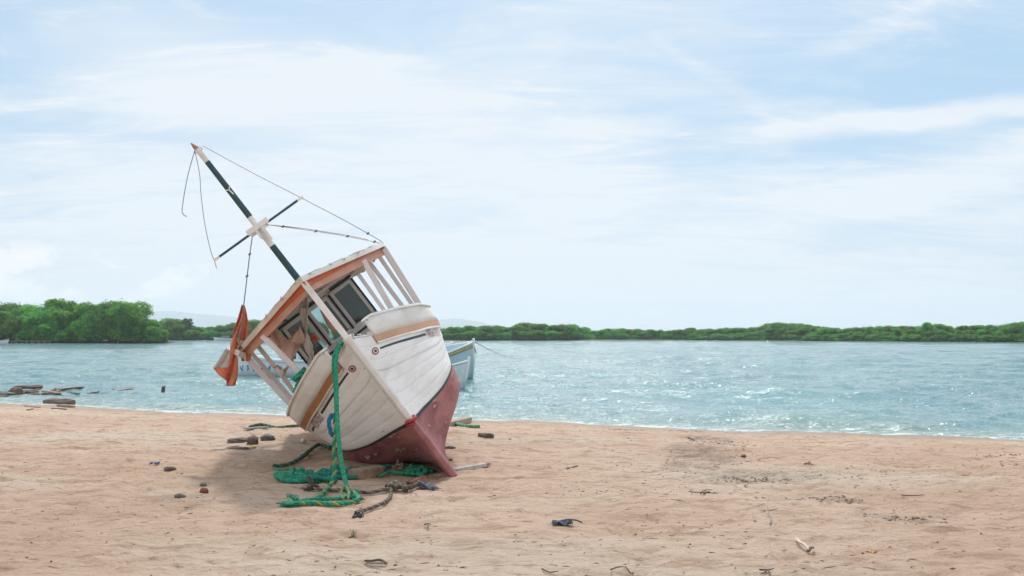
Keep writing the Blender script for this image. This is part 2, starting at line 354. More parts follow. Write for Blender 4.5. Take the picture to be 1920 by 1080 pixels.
def spline(P, n):
    P = np.array(P, float); d = np.r_[0, np.cumsum(np.linalg.norm(np.diff(P, axis=0), axis=1) + 1e-9)]; t = np.linspace(0, d[-1], n); out = []
    for s in t:
        i = min(max(np.searchsorted(d, s) - 1, 0), len(P) - 2); u = (s - d[i]) / (d[i + 1] - d[i])
        p0 = P[max(i - 1, 0)]; p1 = P[i]; p2 = P[i + 1]; p3 = P[min(i + 2, len(P) - 1)]
        out.append(.5 * ((2 * p1) + (-p0 + p2) * u + (2 * p0 - 5 * p1 + 4 * p2 - p3) * u * u + (-p0 + 3 * p1 - 3 * p2 + p3) * u ** 3))
    return np.array(out)
def rope(mb, P, r=.02, pitch=.16, mis=(0, 0, 0), n=5, jitter=0.0):
    """three laid strands twisted round the path"""
    P = np.array(P, float); Lh = np.linalg.norm(np.diff(P, axis=0), axis=1).sum(); N = max(6, int(Lh / pitch * 9)); Q = spline(P, N)
    if jitter: Q = Q + rng.normal(0, jitter, Q.shape)
    T = np.gradient(Q, axis=0); T /= (np.linalg.norm(T, axis=1, keepdims=True) + 1e-9)
    up = np.array([.2, .3, .93]); s = np.r_[0, np.cumsum(np.linalg.norm(np.diff(Q, axis=0), axis=1))]
    U = []; pu = up
    for t in T:
        u = pu - t * np.dot(pu, t); u /= (np.linalg.norm(u) + 1e-9); U.append(u); pu = u
    U = np.array(U); W = np.cross(T, U)
    for k in range(3):
        a = 2 * math.pi * (s / pitch + k / 3); S = Q + (U * np.cos(a)[:, None] + W * np.sin(a)[:, None]) * r * .52
        mb.tube(S, r * .56, n, mis[k])
    return mb

# ------------------------------------------------------------------ sand, water, far shore, hills
def axis(parts):
    out = [parts[0][0]]
    for a, b, n in parts: out += list(np.linspace(a, b, n + 1)[1:])
    return np.array(out)
def sheet(name, xs, ys, hf, m, smooth_=True):
    X, Y = np.meshgrid(xs, ys); Z = hf(X, Y); r, c = X.shape
    co = np.stack([X, Y, Z], -1).reshape(-1, 3)
    i = np.arange(r * c).reshape(r, c)
    q = np.stack([i[:-1, :-1], i[:-1, 1:], i[1:, 1:], i[1:, :-1]], -1).reshape(-1, 4)
    me = bpy.data.meshes.new(name); me.vertices.add(len(co)); me.vertices.foreach_set('co', co.ravel())
    me.loops.add(q.size); me.loops.foreach_set('vertex_index', q.ravel()); me.polygons.add(len(q))
    me.polygons.foreach_set('loop_start', np.arange(0, q.size, 4)); me.update(calc_edges=True)
    me.polygons.foreach_set('use_smooth', [smooth_] * len(q)); me.materials.append(m)
    o = bpy.data.objects.new(name, me); col.objects.link(o); o['kind'] = 'structure'; return o

def sand_mat():
    m = bpy.data.materials.new('beach_sand'); m.use_nodes = True; nt = m.node_tree; N = nt.nodes; L = nt.links
    b = N['Principled BSDF']; b.inputs['Roughness'].default_value = .92; b.inputs['Specular IOR Level'].default_value = .25
    g = N.new('ShaderNodeNewGeometry'); pos = g.outputs['Position']
    def noise(s, dt=6, r=.6, st=(1, 1, 1)):
        mp = N.new('ShaderNodeMapping'); L.new(pos, mp.inputs[0]); mp.inputs[3].default_value = st
        n = N.new('ShaderNodeTexNoise'); L.new(mp.outputs[0], n.inputs['Vector']); n.inputs['Scale'].default_value = s
        n.inputs['Detail'].default_value = dt; n.inputs['Roughness'].default_value = r; return n.outputs['Fac']
    def rng_(v, a, c, lo=0., hi=1.):
        n = N.new('ShaderNodeMapRange'); n.interpolation_type = 'SMOOTHSTEP'; L.new(v, n.inputs[0]); n.inputs[1].default_value = a; n.inputs[2].default_value = c
        n.inputs[3].default_value = lo; n.inputs[4].default_value = hi; return n.outputs[0]
    def mix(f, a, c):
        n = N.new('ShaderNodeMix'); n.data_type = 'RGBA'
        for k, v in ((0, f), (6, a), (7, c)):
            if isinstance(v, (tuple, float)): n.inputs[k].default_value = v
            else: L.new(v, n.inputs[k])
        return n.outputs[2]
    def mm(op, a, c):
        n = N.new('ShaderNodeMath'); n.operation = op
        for k, v in ((0, a), (1, c)):
            if isinstance(v, float): n.inputs[k].default_value = v
            else: L.new(v, n.inputs[k])
        return n.outputs[0]
    c = mix(rng_(noise(.30, 4), .38, .64), (.70, .51, .385, 1), (.61, .42, .30, 1))        # broad pinkish and tan drifts
    c = mix(rng_(noise(.17, 3, .5, (.6, 1.4, 1)), .47, .64), c, (.69, .565, .44, 1))                # paler dry sand
    c = mix(rng_(noise(2.4, 7, .68, (.7, 1.5, 1)), .47, .66, 0, .75), c, (.44, .28, .185, 1))        # mottled darker grains
    c = mix(rng_(noise(9.0, 6, .7, (.6, 1.6, 1)), .52, .70, 0, .75), c, (.30, .185, .12, 1))
    c = mix(rng_(noise(30., 6, .75), .57, .70, 0, .85), c, (.22, .14, .10, 1))                          # specks
    c = mix(rng_(noise(60., 2, .5), .70, .76, 0, .7), c, (.75, .66, .58, 1))
    # ash and charcoal stains on the right half of the beach
    sp = N.new('ShaderNodeSeparateXYZ'); L.new(pos, sp.inputs[0])
    st = None
    for (x, y, rx, ry, k) in STAINS:
        dx = mm('MULTIPLY', mm('SUBTRACT', sp.outputs[0], float(x)), 1. / rx); dy = mm('MULTIPLY', mm('SUBTRACT', sp.outputs[1], float(y)), 1. / ry)
        e = rng_(mm('ADD', mm('ADD', mm('MULTIPLY', dx, dx), mm('MULTIPLY', dy, dy)), mm('MULTIPLY', noise(2.8, 6, .7), -1.3)), -.9, .55, float(k), 0.)
        st = e if st is None else mm('MAXIMUM', st, e)
    st = mm('MULTIPLY', st, rng_(noise(4.2, 7, .75), .36, .62, .12, .8))
    c = mix(st, c, (.13, .11, .10, 1))
    # wet rim along the water
    z = sp.outputs[2]
    wet = rng_(z, WATER_Z - .02, WATER_Z + .09, 1., 0.)
    c = mix(mm('MULTIPLY', wet, .75), c, (.24, .165, .12, 1))
    r = N.new('ShaderNodeMapRange'); L.new(wet, r.inputs[0]); r.inputs[3].default_value = .92; r.inputs[4].default_value = .35; L.new(r.outputs[0], b.inputs['Roughness'])
    L.new(c, b.inputs['Base Color'])
    h = mm('ADD', mm('MULTIPLY', noise(5.5, 7, .62, (.8, 1.3, 1)), 1.0), mm('MULTIPLY', noise(24., 6, .75), .45))
    bp = N.new('ShaderNodeBump'); bp.inputs['Strength'].default_value = 1.0; bp.inputs['Distance'].default_value = .085
    L.new(h, bp.inputs['Height']); L.new(bp.outputs[0], b.inputs['Normal']); return m
def stain(px, py, wx, wy, k): p = ground(px, py); return (p[0], p[1], wx, wy, k)
STAINS = [stain(1325, 822, .5, 1.5, .9), stain(1318, 850, .6, 1.5, .95), stain(1345, 804, .9, 1.1, .7), stain(1420, 893, 1.2, .8, .7), stain(1300, 872, .55, 1.1, .65), stain(1540, 935, .8, .3, .4), stain(1690, 970, .6, .25, .5)]
xs = axis([(-9000, -300, 6), (-300, -40, 13), (-40, -13, 60), (-13, 13, 440), (13, 40, 60), (40, 300, 13), (300, 9000, 6)])
ys_f = [4.5]
while ys_f[-1] < 34: ys_f.append(ys_f[-1] * 1.0042)
ys = np.r_[axis([(-600, -30, 8), (-30, 0, 15), (0, 4.4, 30)]), ys_f, axis([(36, 80, 20), (80, 500, 20), (500, 11000, 8)])]
sheet('sand', xs, ys, sand_h, sand_mat())

def wave_h(X, Y):
    r = np.random.default_rng(3); s = Y - shoreline(X); H = np.zeros_like(X)
    d = np.hypot(X, Y)
    for i in range(46):
        lam = .7 * 1.085 ** i; lam = min(lam, 9)
        a = r.normal(math.pi / 2 - .5, .65); k = 2 * math.pi / lam; ph = r.uniform(0, 7)
        amp = .0082 * lam ** .62 * smooth(2.6, 1.0, d * .009 / lam * 2.2)
        arg = k * (X * math.cos(a) + Y * math.sin(a)) + ph
        H += amp * (1 - np.abs(np.sin(arg / 2)) * 1.6) * smooth(0, 3, s + .5)
    gate = 1 + .5 * perlin(X * .11, Y * .16)
    H = H * gate
    # low breakers rolling onto the sand
    for off, am in ((.35, .035), (1.15, .05), (2.3, .04)):
        o = off + .35 * perlin(X * .30 + off * 9, Y * 0 + off) * 2
        H += am * np.exp(-((s - o) / .16) ** 2) * smooth(-.15, .5, perlin(X * .22 + off * 31, Y * 0 + 3.3 * off) + .25)
    return WATER_Z + H
def water_mat():
    m = bpy.data.materials.new('lagoon_water'); m.use_nodes = True; nt = m.node_tree; N = nt.nodes; L = nt.links
    b = N['Principled BSDF']; b.inputs['IOR'].default_value = 1.33
    g = N.new('ShaderNodeNewGeometry'); pos = g.outputs['Position']
    at_ = N.new('ShaderNodeAttribute'); at_.attribute_name = 'offshore'; s = at_.outputs['Fac']
    def noise(sc_, dt=6, r=.6, st=(1, 1, 1), rot=-.5):
        mp = N.new('ShaderNodeMapping'); L.new(pos, mp.inputs[0]); mp.inputs[3].default_value = st; mp.inputs[2].default_value = (0, 0, rot)
        n = N.new('ShaderNodeTexNoise'); L.new(mp.outputs[0], n.inputs['Vector']); n.inputs['Scale'].default_value = sc_
        n.inputs['Detail'].default_value = dt; n.inputs['Roughness'].default_value = r; return n.outputs['Fac']
    def rng_(v, a, c, lo=0., hi=1.):
        n = N.new('ShaderNodeMapRange'); n.interpolation_type = 'SMOOTHSTEP'; L.new(v, n.inputs[0]); n.inputs[1].default_value = a; n.inputs[2].default_value = c
        n.inputs[3].default_value = lo; n.inputs[4].default_value = hi; return n.outputs[0]
    def mix(f, a, c):
        n = N.new('ShaderNodeMix'); n.data_type = 'RGBA'
        for k, v in ((0, f), (6, a), (7, c)):
            if isinstance(v, (tuple, float)): n.inputs[k].default_value = v
            else: L.new(v, n.inputs[k])
        return n.outputs[2]
    def mm(op, a, c):
        n = N.new('ShaderNodeMath'); n.operation = op
        for k, v in ((0, a), (1, c)):
            if isinstance(v, float): n.inputs[k].default_value = v
            else: L.new(v, n.inputs[k])
        return n.outputs[0]
    c = mix(rng_(noise(.12, 5, .6, (1, .4, 1), 0), .35, .65), (.145, .29, .29, 1), (.11, .24, .255, 1))
    c = mix(rng_(s, 0.0, 5.0, 1., 0.), c, (.22, .31, .26, 1))
    foam = mm('MULTIPLY', rng_(s, .05, 1.8, 1., 0.), rng_(noise(2.6, 9, .8, (.5, 1.8, 1)), .50, .62))
    rim = mm('MULTIPLY', rng_(s, .02, .22, .8, 0.), rng_(noise(1.6, 7, .75), .42, .58))
    caps = mm('MULTIPLY', rng_(noise(1.3, 9, .85, (.35, 1.6, 1)), .62, .67), rng_(noise(.13, 3), .36, .6))
    foam = mm('MAXIMUM', mm('MAXIMUM', foam, rim), mm('MULTIPLY', caps, .7))
    c = mix(mm('MULTIPLY', foam, .85), c, (.78, .82, .82, 1))
    L.new(c, b.inputs['Base Color'])
    r = N.new('ShaderNodeMapRange'); L.new(foam, r.inputs[0]); r.inputs[3].default_value = .08; r.inputs[4].default_value = .7; L.new(r.outputs[0], b.inputs['Roughness'])
    def slope(sc_, dt, r_, st, k, rot=-.5):     # a field of small tilts: wavelets finer than the mesh
        mp = N.new('ShaderNodeMapping'); L.new(pos, mp.inputs[0]); mp.inputs[3].default_value = st; mp.inputs[2].default_value = (0, 0, rot)
        n = N.new('ShaderNodeTexNoise'); L.new(mp.outputs[0], n.inputs['Vector']); n.inputs['Scale'].default_value = sc_; n.inputs['Detail'].default_value = dt; n.inputs['Roughness'].default_value = r_
        v = N.new('ShaderNodeVectorMath'); v.operation = 'SUBTRACT'; L.new(n.outputs['Color'], v.inputs[0]); v.inputs[1].default_value = (.5, .5, .5)
        w = N.new('ShaderNodeVectorMath'); w.operation = 'MULTIPLY'; L.new(v.outputs[0], w.inputs[0]); w.inputs[1].default_value = (k * .8, k, 0); return w.outputs[0]
    def vadd(a, b_):
        v = N.new('ShaderNodeVectorMath'); v.operation = 'ADD'; L.new(a, v.inputs[0]); L.new(b_, v.inputs[1]); return v.outputs[0]
    gust = N.new('ShaderNodeVectorMath'); gust.operation = 'SCALE'; L.new(vadd(vadd(slope(1.2, 3, .6, (.55, 1.3, 1), 1.0), slope(5.0, 3, .7, (.6, 1.3, 1), 1.5)), slope(13.0, 3, .8, (.8, 1.2, 1), 3.5)), gust.inputs[0])
    L.new(rng_(noise(.10, 4, .6, (.5, 1.3, 1)), .3, .7, .7, 1.25), gust.inputs['Scale'])
    nrm = N.new('ShaderNodeVectorMath'); nrm.operation = 'NORMALIZE'; L.new(vadd(g.outputs['Normal'], gust.outputs[0]), nrm.inputs[0]); L.new(nrm.outputs[0], b.inputs['Normal']); return m
wy = [14.0]
while wy[-1] < 9000: wy.append(wy[-1] * (1.0055 if wy[-1] < 160 else 1.02 if wy[-1] < 600 else 1.15))
wx = axis([(-8900, -500, 8), (-500, -60, 40), (-60, -26, 90), (-26, 26, 420), (26, 60, 90), (60, 500, 40), (500, 8900, 8)])
water = sheet('water', wx, np.array(wy), wave_h, water_mat())
co = np.zeros(len(water.data.vertices) * 3); water.data.vertices.foreach_get('co', co); co = co.reshape(-1, 3)
a_ = water.data.attributes.new('offshore', 'FLOAT', 'POINT'); a_.data.foreach_set('value', (co[:, 1] - shoreline(co[:, 0])).astype(np.float32))

# far banks the mangroves stand on: front edge as (x, y) points
def far_front_left(x): return 251 + .02 * (x + 130)
BANKS = [[(-420, 250), (-128, 251), (-92, 253), (-88, 255)], [(-200, 420), (-60, 416), (30, 392), (34, 400), (36, 421), (80, 424), (105, 378), (150, 322), (180, 296), (420, 230)]]
for i, pts in enumerate(BANKS):
    mb = MB(); P = np.array([(x, y) for x, y in pts], float); n = len(P)
    back = P + np.array([0, 60.0]) if i else np.array([(x * 1.22 - 12, 306) for x, y in pts])
    rows = [[(x, y - .6, WATER_Z - .3) for x, y in P], [(x, y, WATER_Z + .12) for x, y in P], [(x, y + 4, WATER_Z + .5) for x, y in P], [(x, y, WATER_Z + .8) for x, y in back]]
    o = mb.grid(rows).build('shore' if i else 'island', 'mud', smooth=True); o['kind'] = 'structure'

def hills():
    xs = np.linspace(-3800, 3800, 260)
    prof = np.interp(xs, [-3800, -2300, -1560, -1480, -1300, -1150, -1020, -900, -700, -560, -420, -330, -240, -150, 0, 3800],
                     [20, 60, 105, 108, 88, 74, 66, 74, 60, 44, 52, 68, 76, 62, 20, 6])
    prof = prof + 5 * perlin(xs * .006, xs * 0 + 2) + 2.5 * perlin(xs * .02, xs * 0 + 8)
    rows = []
    for t, f in ((0, -.02), (120, .3), (300, .62), (480, .88), (620, 1.0), (900, .7), (1500, -.02)):
        rows.append([(2.2 * x, 2.2 * (3700 + t + 30 * math.sin(x * .004 + t)), 2.2 * max(-2, f * p + (3 * math.sin(x * .013 + t * .02) if 0 < f < 1 else 0))) for x, p in zip(xs, prof)])
    o = MB().grid(rows).build('hills', mat('hill_scrub', (.09, .12, .08), (.12, .13, .10), .002, .9), smooth=True); o['kind'] = 'structure'
hills()
hz = MB(); hz.box((0, 4000, 128.5), (9500, 7400, 131.5)); hzo = hz.build('haze', 'mud'); hzo['kind'] = 'stuff'
hm = bpy.data.materials.new('haze_air'); hm.use_nodes = True; hn = hm.node_tree; hn.nodes.remove(hn.nodes['Principled BSDF'])
pv = hn.nodes.new('ShaderNodeVolumePrincipled'); pv.inputs['Density'].default_value = .00017; pv.inputs['Color'].default_value = (.90, .94, 1, 1); pv.inputs['Anisotropy'].default_value = .3
hn.links.new(pv.outputs[0], hn.nodes['Material Output'].inputs['Volume']); hzo.data.materials.clear(); hzo.data.materials.append(hm)
hzo.location = (0, 0, 0)

# ------------------------------------------------------------------ trees
def crown_mb(r, w, h, lobes, leaves, size, low=.05, airy=False):
    C = []
    for i in range(lobes):
        a = r.uniform(0, 2 * math.pi); q = math.sqrt(r.uniform(0, 1)); z = r.uniform(low + .12, .86) if i else .8
        sp_ = (1 - .55 * max(0, z - .45) / .55)
        C.append((q * math.cos(a) * w * .5 * sp_ * .78, q * math.sin(a) * w * .5 * sp_ * .78, z * h, r.uniform(.12, .23) * w * (.6 if airy else 1), r.uniform(.10, .19) * h * (.6 if airy else 1)))
    C = np.array(C); wgt = C[:, 3] ** 2; wgt /= wgt.sum()
    idx = r.choice(len(C), leaves, p=wgt); c = C[idx]
    n = r.normal(0, 1, (leaves, 3)); n[:, 2] = n[:, 2] * .9 + .25; n /= np.linalg.norm(n, axis=1, keepdims=True)
    rad = r.uniform(.62, 1.05, (leaves, 1)) ** .7 + (r.uniform(0, 1, (leaves, 1)) > .9) * r.uniform(.05, .4, (leaves, 1))
    rad = rad * (1 + .18 * np.sin(n[:, :1] * 7 + idx[:, None]) * np.cos(n[:, 1:2] * 6 + idx[:, None] * 2))
    P = c[:, :3] + n * rad * np.c_[c[:, 3], c[:, 3], c[:, 4]]
    P = P[(P[:, 2] > low * h)]; n = n[:len(P)]; L_ = len(P)
    nn = r.normal(0, .45, (L_, 3)) + n * 1.2 + np.array([0, 0, .45]); nn /= np.linalg.norm(nn, axis=1, keepdims=True)
    t = np.cross(nn, r.normal(0, 1, (L_, 3))); t /= np.linalg.norm(t, axis=1, keepdims=True); b = np.cross(nn, t)
    s = size * r.uniform(.55, 1.3, (L_, 1))
    V = np.stack([P - t * s, P - b * s * .6, P + t * s, P + b * s * .6], 1).reshape(-1, 3)
    V[0::4] += nn * s * .2; V[2::4] += nn * s * .15
    m = MB(); m.v = [tuple(v) for v in V]; m.f = [(4 * i, 4 * i + 1, 4 * i + 2, 4 * i + 3) for i in range(L_)]; m.mi = [0] * L_
    return m, C
def tree_proto(seed, w, h, lobes, leaves, size, leafm='leaf', barkm='bark', airy=False, low=.04):
    r = np.random.default_rng(seed)
    root = empty('mangrove_tree', (0, 0, -500))
    cm, C = crown_mb(r, w, h, lobes, leaves, size, low, airy); cr = cm.build('crown', leafm, root)
    tm = MB(); fork = np.array([r.normal(0, .15), r.normal(0, .15), h * (.42 if airy else .3)])
    tm.tube([(0, 0, -.4), (.1, .05, h * .15), fork], [.022 * h, .018 * h, .014 * h], 7)
    for k in range(min(9, len(C))):
        e = C[k][:3]; mid = fork * .5 + e * .5 + np.array([0, 0, -.08 * h]) * (0 if airy else 1)
        tm.tube([fork, mid, e], [.011 * h, .007 * h, .003 * h], 5)
    for k in range(0 if airy else 7):      # stilt roots into the mud
        a = k * .9; R0 = .06 * h + .2 * r.uniform()
        tm.tube([(0, 0, h * .14), (math.cos(a) * R0 * 2, math.sin(a) * R0 * 2, h * .09), (math.cos(a) * R0 * 3.4, math.sin(a) * R0 * 3.4, -.3)], [.05, .045, .03], 4)
    tm.build('trunk', barkm, root, smooth=True); return root
def copy_tree(src, loc, rz, s, label, group, name='mangrove_tree'):
    o = src.copy(); o.name = name; col.objects.link(o); o.location = loc; o.rotation_euler = (0, 0, rz); o.scale = s
    o['label'] = label; o['category'] = 'tree'
    if group: o['group'] = group
    for ch in src.children:
        c = ch.copy(); col.objects.link(c); c.parent = o; c.matrix_parent_inverse = Matrix()
    return o
protos = [tree_proto(100 + i, [8.5, 9.5, 7.5, 10, 8][i], [9, 8.4, 9.6, 8, 9][i], [30, 34, 28, 38, 32][i], 12000, .20) for i in range(5)]
airy = tree_proto(300, 5.2, 6.5, 26, 1300, .17, 'darkleaf', 'bark', True, .35)
palep = tree_proto(310, 5.0, 8.2, 8, 500, .2, 'leaf', 'palebark', True, .3)
tr = np.random.default_rng(11)
def plant(px, py_top, dist, src=None, label='', group=None, wscale=1.0, base=None, name='mangrove_tree'):
    """stand a tree on the bank so that its crown reaches the measured height"""
    zt = at(px, py_top, dist)[2]; zb = WATER_Z + (.15 if base is None else base); x = at(px, 600, dist)[0]
    src = src or protos[tr.integers(5)]; hp = max(v.co.z for v in src.children[0].data.vertices)
    s = (zt - zb) / hp
    return copy_tree(src, (x, dist, zb), tr.uniform(0, 6.28), (s * wscale, s * wscale, s), label, group, name)
GI = 'mangroves massed on the near left island'
LI = 'broad leafy mangrove forming the skyline of the dense left island'
top_i = ([-60, 0, 30, 60, 90, 115, 140, 160, 185, 210, 232, 262, 285, 305, 320], [566, 570, 563, 567, 566, 558, 562, 571, 556, 568, 557, 563, 594, 615, 630])
for px in range(-60, 262, 24):
    t = np.interp(px, *top_i) + tr.uniform(-3, 4); plant(px + tr.uniform(-6, 6), t, 262 + tr.uniform(-3, 8), None, LI, GI, 1.15)
for px in range(-50, 285, 23):
    t = np.interp(px, *top_i) + 16 + tr.uniform(-6, 12); plant(px + tr.uniform(-6, 6), t, 256 + tr.uniform(-1, 2), None, 'bushy mangrove halfway up the left island mass, between skyline and waterline', 'mangroves in the middle of the left island', 1.1)
for px in range(-55, 300, 17):
    plant(px + tr.uniform(-5, 5), 612 + tr.uniform(-9, 10) + max(0, px - 262) * .2, 253.5 + tr.uniform(-.5, 1), None, 'low mangrove overhanging the water along the foot of the left island', 'mangroves fringing the left island', 1.25)
plant(284, 597, 259, protos[2], 'mangrove stepping down at the right-hand shoulder of the left island', None, 1.0)
plant(303, 616, 257, protos[1], 'lowest mangrove, drooping to the water at the right tip of the left island', None, 1.2)
plant(238, 566, 257, protos[4], 'taller bluish dark mangrove crowning the right half of the left island', None, .9)
plant(222, 592, 252.4, palep, 'thin pale bare-limbed tree in front of the dark crown on the left island', None, .9, name='bare_tree')
GB = 'mangroves in the far belt left of the beached boat'
LB = 'green mangrove in the continuous belt between the left island and the beached boat'
for px in range(296, 600, 15):
    t = np.interp(px, [300, 318, 330, 345, 380, 400, 430, 450, 470, 600], [602, 597, 596, 603, 612, 610, 604, 600, 597, 602]) + tr.uniform(-2, 3)
    plant(px, t, 425 + tr.uniform(-3, 8), None, LB, GB, 1.45)
for px in range(300, 600, 13): plant(px, 622 + tr.uniform(-5, 4), 419 + tr.uniform(-1, 1), None, 'low mangrove at the waterline left of the beached boat, far shore', 'mangroves fringing the far shore left of the boat', 1.6)
plant(327, 599, 420, protos[3], 'rounded mangrove standing just right of the left island tip, brighter crown', None, 1.2)
plant(353, 596, 424, airy, 'lone thin dark tree poking above the far belt right of the left island', None, 1.0, name='sparse_tree')
GM = 'mangroves in the far belt behind the moored boat bow'
LM = 'green mangrove in the far belt between the beached boat and the belt end at centre'
for px in range(640, 1095, 15):
    t = np.interp(px, [640, 825, 860, 900, 930, 960, 985, 1010, 1030, 1045, 1065, 1090, 1100], [612, 614, 612, 609, 608, 611, 604, 605, 609, 608, 607, 613, 622]) + tr.uniform(-2, 2)
    plant(px, t, 405 + tr.uniform(-2, 6), None, LM, GM, 1.45)
for px in range(640, 1103, 12): plant(px, 622 + tr.uniform(-4, 4), 399 + tr.uniform(-1, 1), None, 'low mangrove at the waterline between the beached boat and the belt end at centre', 'mangroves fringing the far shore behind the moored bow', 1.6)
plant(1073, 606, 397.5, protos[0], 'large dark mangrove where the nearer belt ends in the middle of the far shore', None, 1.15)
GR = 'mangroves in the far belt on the right half of the shore'
LR = 'green mangrove in the unbroken belt across the water on the right'
def shore_r(px):
    pts = BANKS[1][3:]; a = (px - 960) / F
    return float(np.interp(px, [1100, 1140, 1300, 1470, 1750, 1920, 2050], [420, 424, 424, 384, 318, 292, 280]))
top_r = ([1095, 1140, 1165, 1200, 1260, 1300, 1330, 1365, 1410, 1440, 1475, 1510, 1560, 1600, 1650, 1700, 1730, 1755, 1790, 1800, 1830, 1870, 1900, 1930, 1960], [616, 617, 614, 617, 616, 613, 617, 613, 612, 605, 604, 607, 614, 614, 608, 608, 611, 605, 615, 609, 608, 609, 602, 599, 600])
for px in range(1100, 1960, 15):
    d = shore_r(px); plant(px, np.interp(px, *top_r) + tr.uniform(-1.5, 2.5), d + 7 + tr.uniform(-2, 5), None, LR, GR, 1.6 if d > 350 else 1.35)
for px in range(1100, 1960, 13):
    d = shore_r(px); plant(px, np.interp(px, *top_r) + 11 + tr.uniform(-4, 5), d + 2.5 + tr.uniform(-1, 1), None, 'low mangrove at the waterline of the long belt on the right', 'mangroves fringing the far right shore', 1.6 if d > 350 else 1.35)
for px in range(1300, 1960, 11):
    d = shore_r(px); plant(px, 627 + tr.uniform(-3, 3), d + .2, None, 'small bush of leaves touching the water along the far right shore', 'bushes at the water on the far right shore', 2.2, base=-.25)
plant(1456, 603, shore_r(1456) + 4, protos[2], 'tall domed mangrove with a darker crown, highest of the far right belt near its middle', None, 1.0)
plant(1738, 603, shore_r(1738) + 3, protos[4], 'dark upright mangrove left of the bright gap in the far right belt', None, .9)
for p in protos + [airy, palep]:
    for c in list(p.children): bpy.data.objects.remove(c)
    bpy.data.objects.remove(p)

# low timber landing stage and small boats at the island
dk = empty('landing_stage', tuple(at(45, 643, 250)), 'low grey timber landing stage at the foot of the left island trees', 'jetty')
o0 = np.array(dk.location)
for a, b in ((12, 30), (33, 61), (64, 95)):
    A, B = at(a, 641, 250), at(b, 641, 250); z = .28
    mb = MB(); mb.box(((A[0] + B[0]) / 2 - o0[0], 0, z - o0[2]), ((B[0] - A[0]) / 2, .6, .05)); mb.build('platform', 'greytwig', dk)
    for k in range(4):
        x = A[0] + (B[0] - A[0]) * k / 3 - o0[0]; mb = MB(); mb.box((x, -.5, -.35 - o0[2] + .1), (.06, .06, .6)); mb.build('post', 'greytwig', dk)
def small_hull(Lh, W, D, name='hull', sheer=.35):
    """open double-ended skiff, bow toward +x: outer and inner skin"""
    rows_o, rows_i = [], []
    for i in range(15):
        t = i / 14; x = (t - .5) * Lh; w = W / 2 * (1 - max(0, (t - .45) / .55) ** 2.2) * (1 - .25 * max(0, (.3 - t) / .3)); w = max(w, .02)
        zt = D + sheer * D * max(0, (t - .35) / .65) ** 2 * 1.7; x2 = x + .0
        row = [(x2 + .25 * D * max(0, t - .7) / .3 * (z / D), y, z) for y, z in ((-w, zt), (-w * .93, D * .55), (-w * .7, D * .15), (0, 0), (w * .7, D * .15), (w * .93, D * .55), (w, zt))]
        rows_o.append(row)
    return rows_o

# ------------------------------------------------------------------ the beached fishing boat
def rotm(yaw, pitch, roll):
    return Matrix.Rotation(yaw, 3, 'Z') @ Matrix.Rotation(pitch, 3, 'X') @ Matrix.Rotation(roll, 3, 'Y')
BR = np.array(rotm(R_(11.393), R_(.483), R_(-37.678))); BO = np.array([-.6944, 11.8808, .02])
boat = empty('fishing_boat', tuple(BO), 'weathered white wooden fishing boat with red bottom, heeled over on the sand', 'boat')
boat.rotation_euler = Matrix(BR.tolist()).to_euler()
def bl(px, py, y):     # boat-frame point seen at a pixel, y metres aft of the forefoot
    d = BR.T @ ray(px, py); c = BR.T @ (np.array([0, 0, CH]) - BO); return c + d * ((y - c[1]) / d[1])
def bw(p): return BR @ np.array(p, float) + BO
# hull sections: station s (metres aft of the stem), rows keel -> sheer as (x, z)
ST = [0, .12, .26, .5, .82, 1.2, 1.7, 2.5, 4.0, 5.5, 6.4]
ROWX = [[.03, .035, .04, .05, .055, .06, .06, .06, .06, .05, .04],
        [.03, .04, .05, .09, .16, .28, .45, .54, .50, .25, .12],
        [.03, .06, .09, .18, .37, .64, .83, .92, .88, .62, .38],
        [.03, .11, .20, .38, .60, .82, .945, 1.00, .98, .80, .60],
        [.03, .125, .23, .43, .66, .87, 1.01, 1.07, 1.06, .90, .72],
        [.03, .14, .255, .47, .70, .91, 1.07, 1.14, 1.13, .98, .82],
        [.03, .15, .28, .50, .72, .94, 1.13, 1.20, 1.19, 1.05, .90]]
ROWZ = [[.03, .03, .03, .03, .03, .03, .03, .03, .05, .12, .30],
        [.24, .23, .22, .21, .21, .24, .27, .28, .30, .42, .58],
        [.50, .49, .49, .50, .51, .53, .56, .57, .60, .68, .80],
        [.85, .84, .84, .83, .83, .87, .91, .93, .93, .96, 1.02],
        [1.25, 1.20, 1.17, 1.14, 1.10, 1.08, 1.10, 1.10, 1.10, 1.15, 1.22],
        [1.66, 1.58, 1.54, 1.47, 1.39, 1.32, 1.29, 1.27, 1.27, 1.33, 1.40],
        [2.06, 1.98, 1.92, 1.83, 1.72, 1.62, 1.51, 1.45, 1.45, 1.51, 1.58]]
ROWX = np.array(ROWX); ROWZ = np.array(ROWZ)
def cr(u, A):       # catmull-rom over rows
    u = min(max(u, 0), len(A) - 1 - 1e-6); i = int(u); f = u - i
    p0 = A[max(i - 1, 0)]; p1 = A[i]; p2 = A[i + 1]; p3 = A[min(i + 2, len(A) - 1)]
    return .5 * (2 * p1 + (p2 - p0) * f + (2 * p0 - 5 * p1 + 4 * p2 - p3) * f * f + (3 * p1 - p0 - 3 * p2 + p3) * f ** 3)
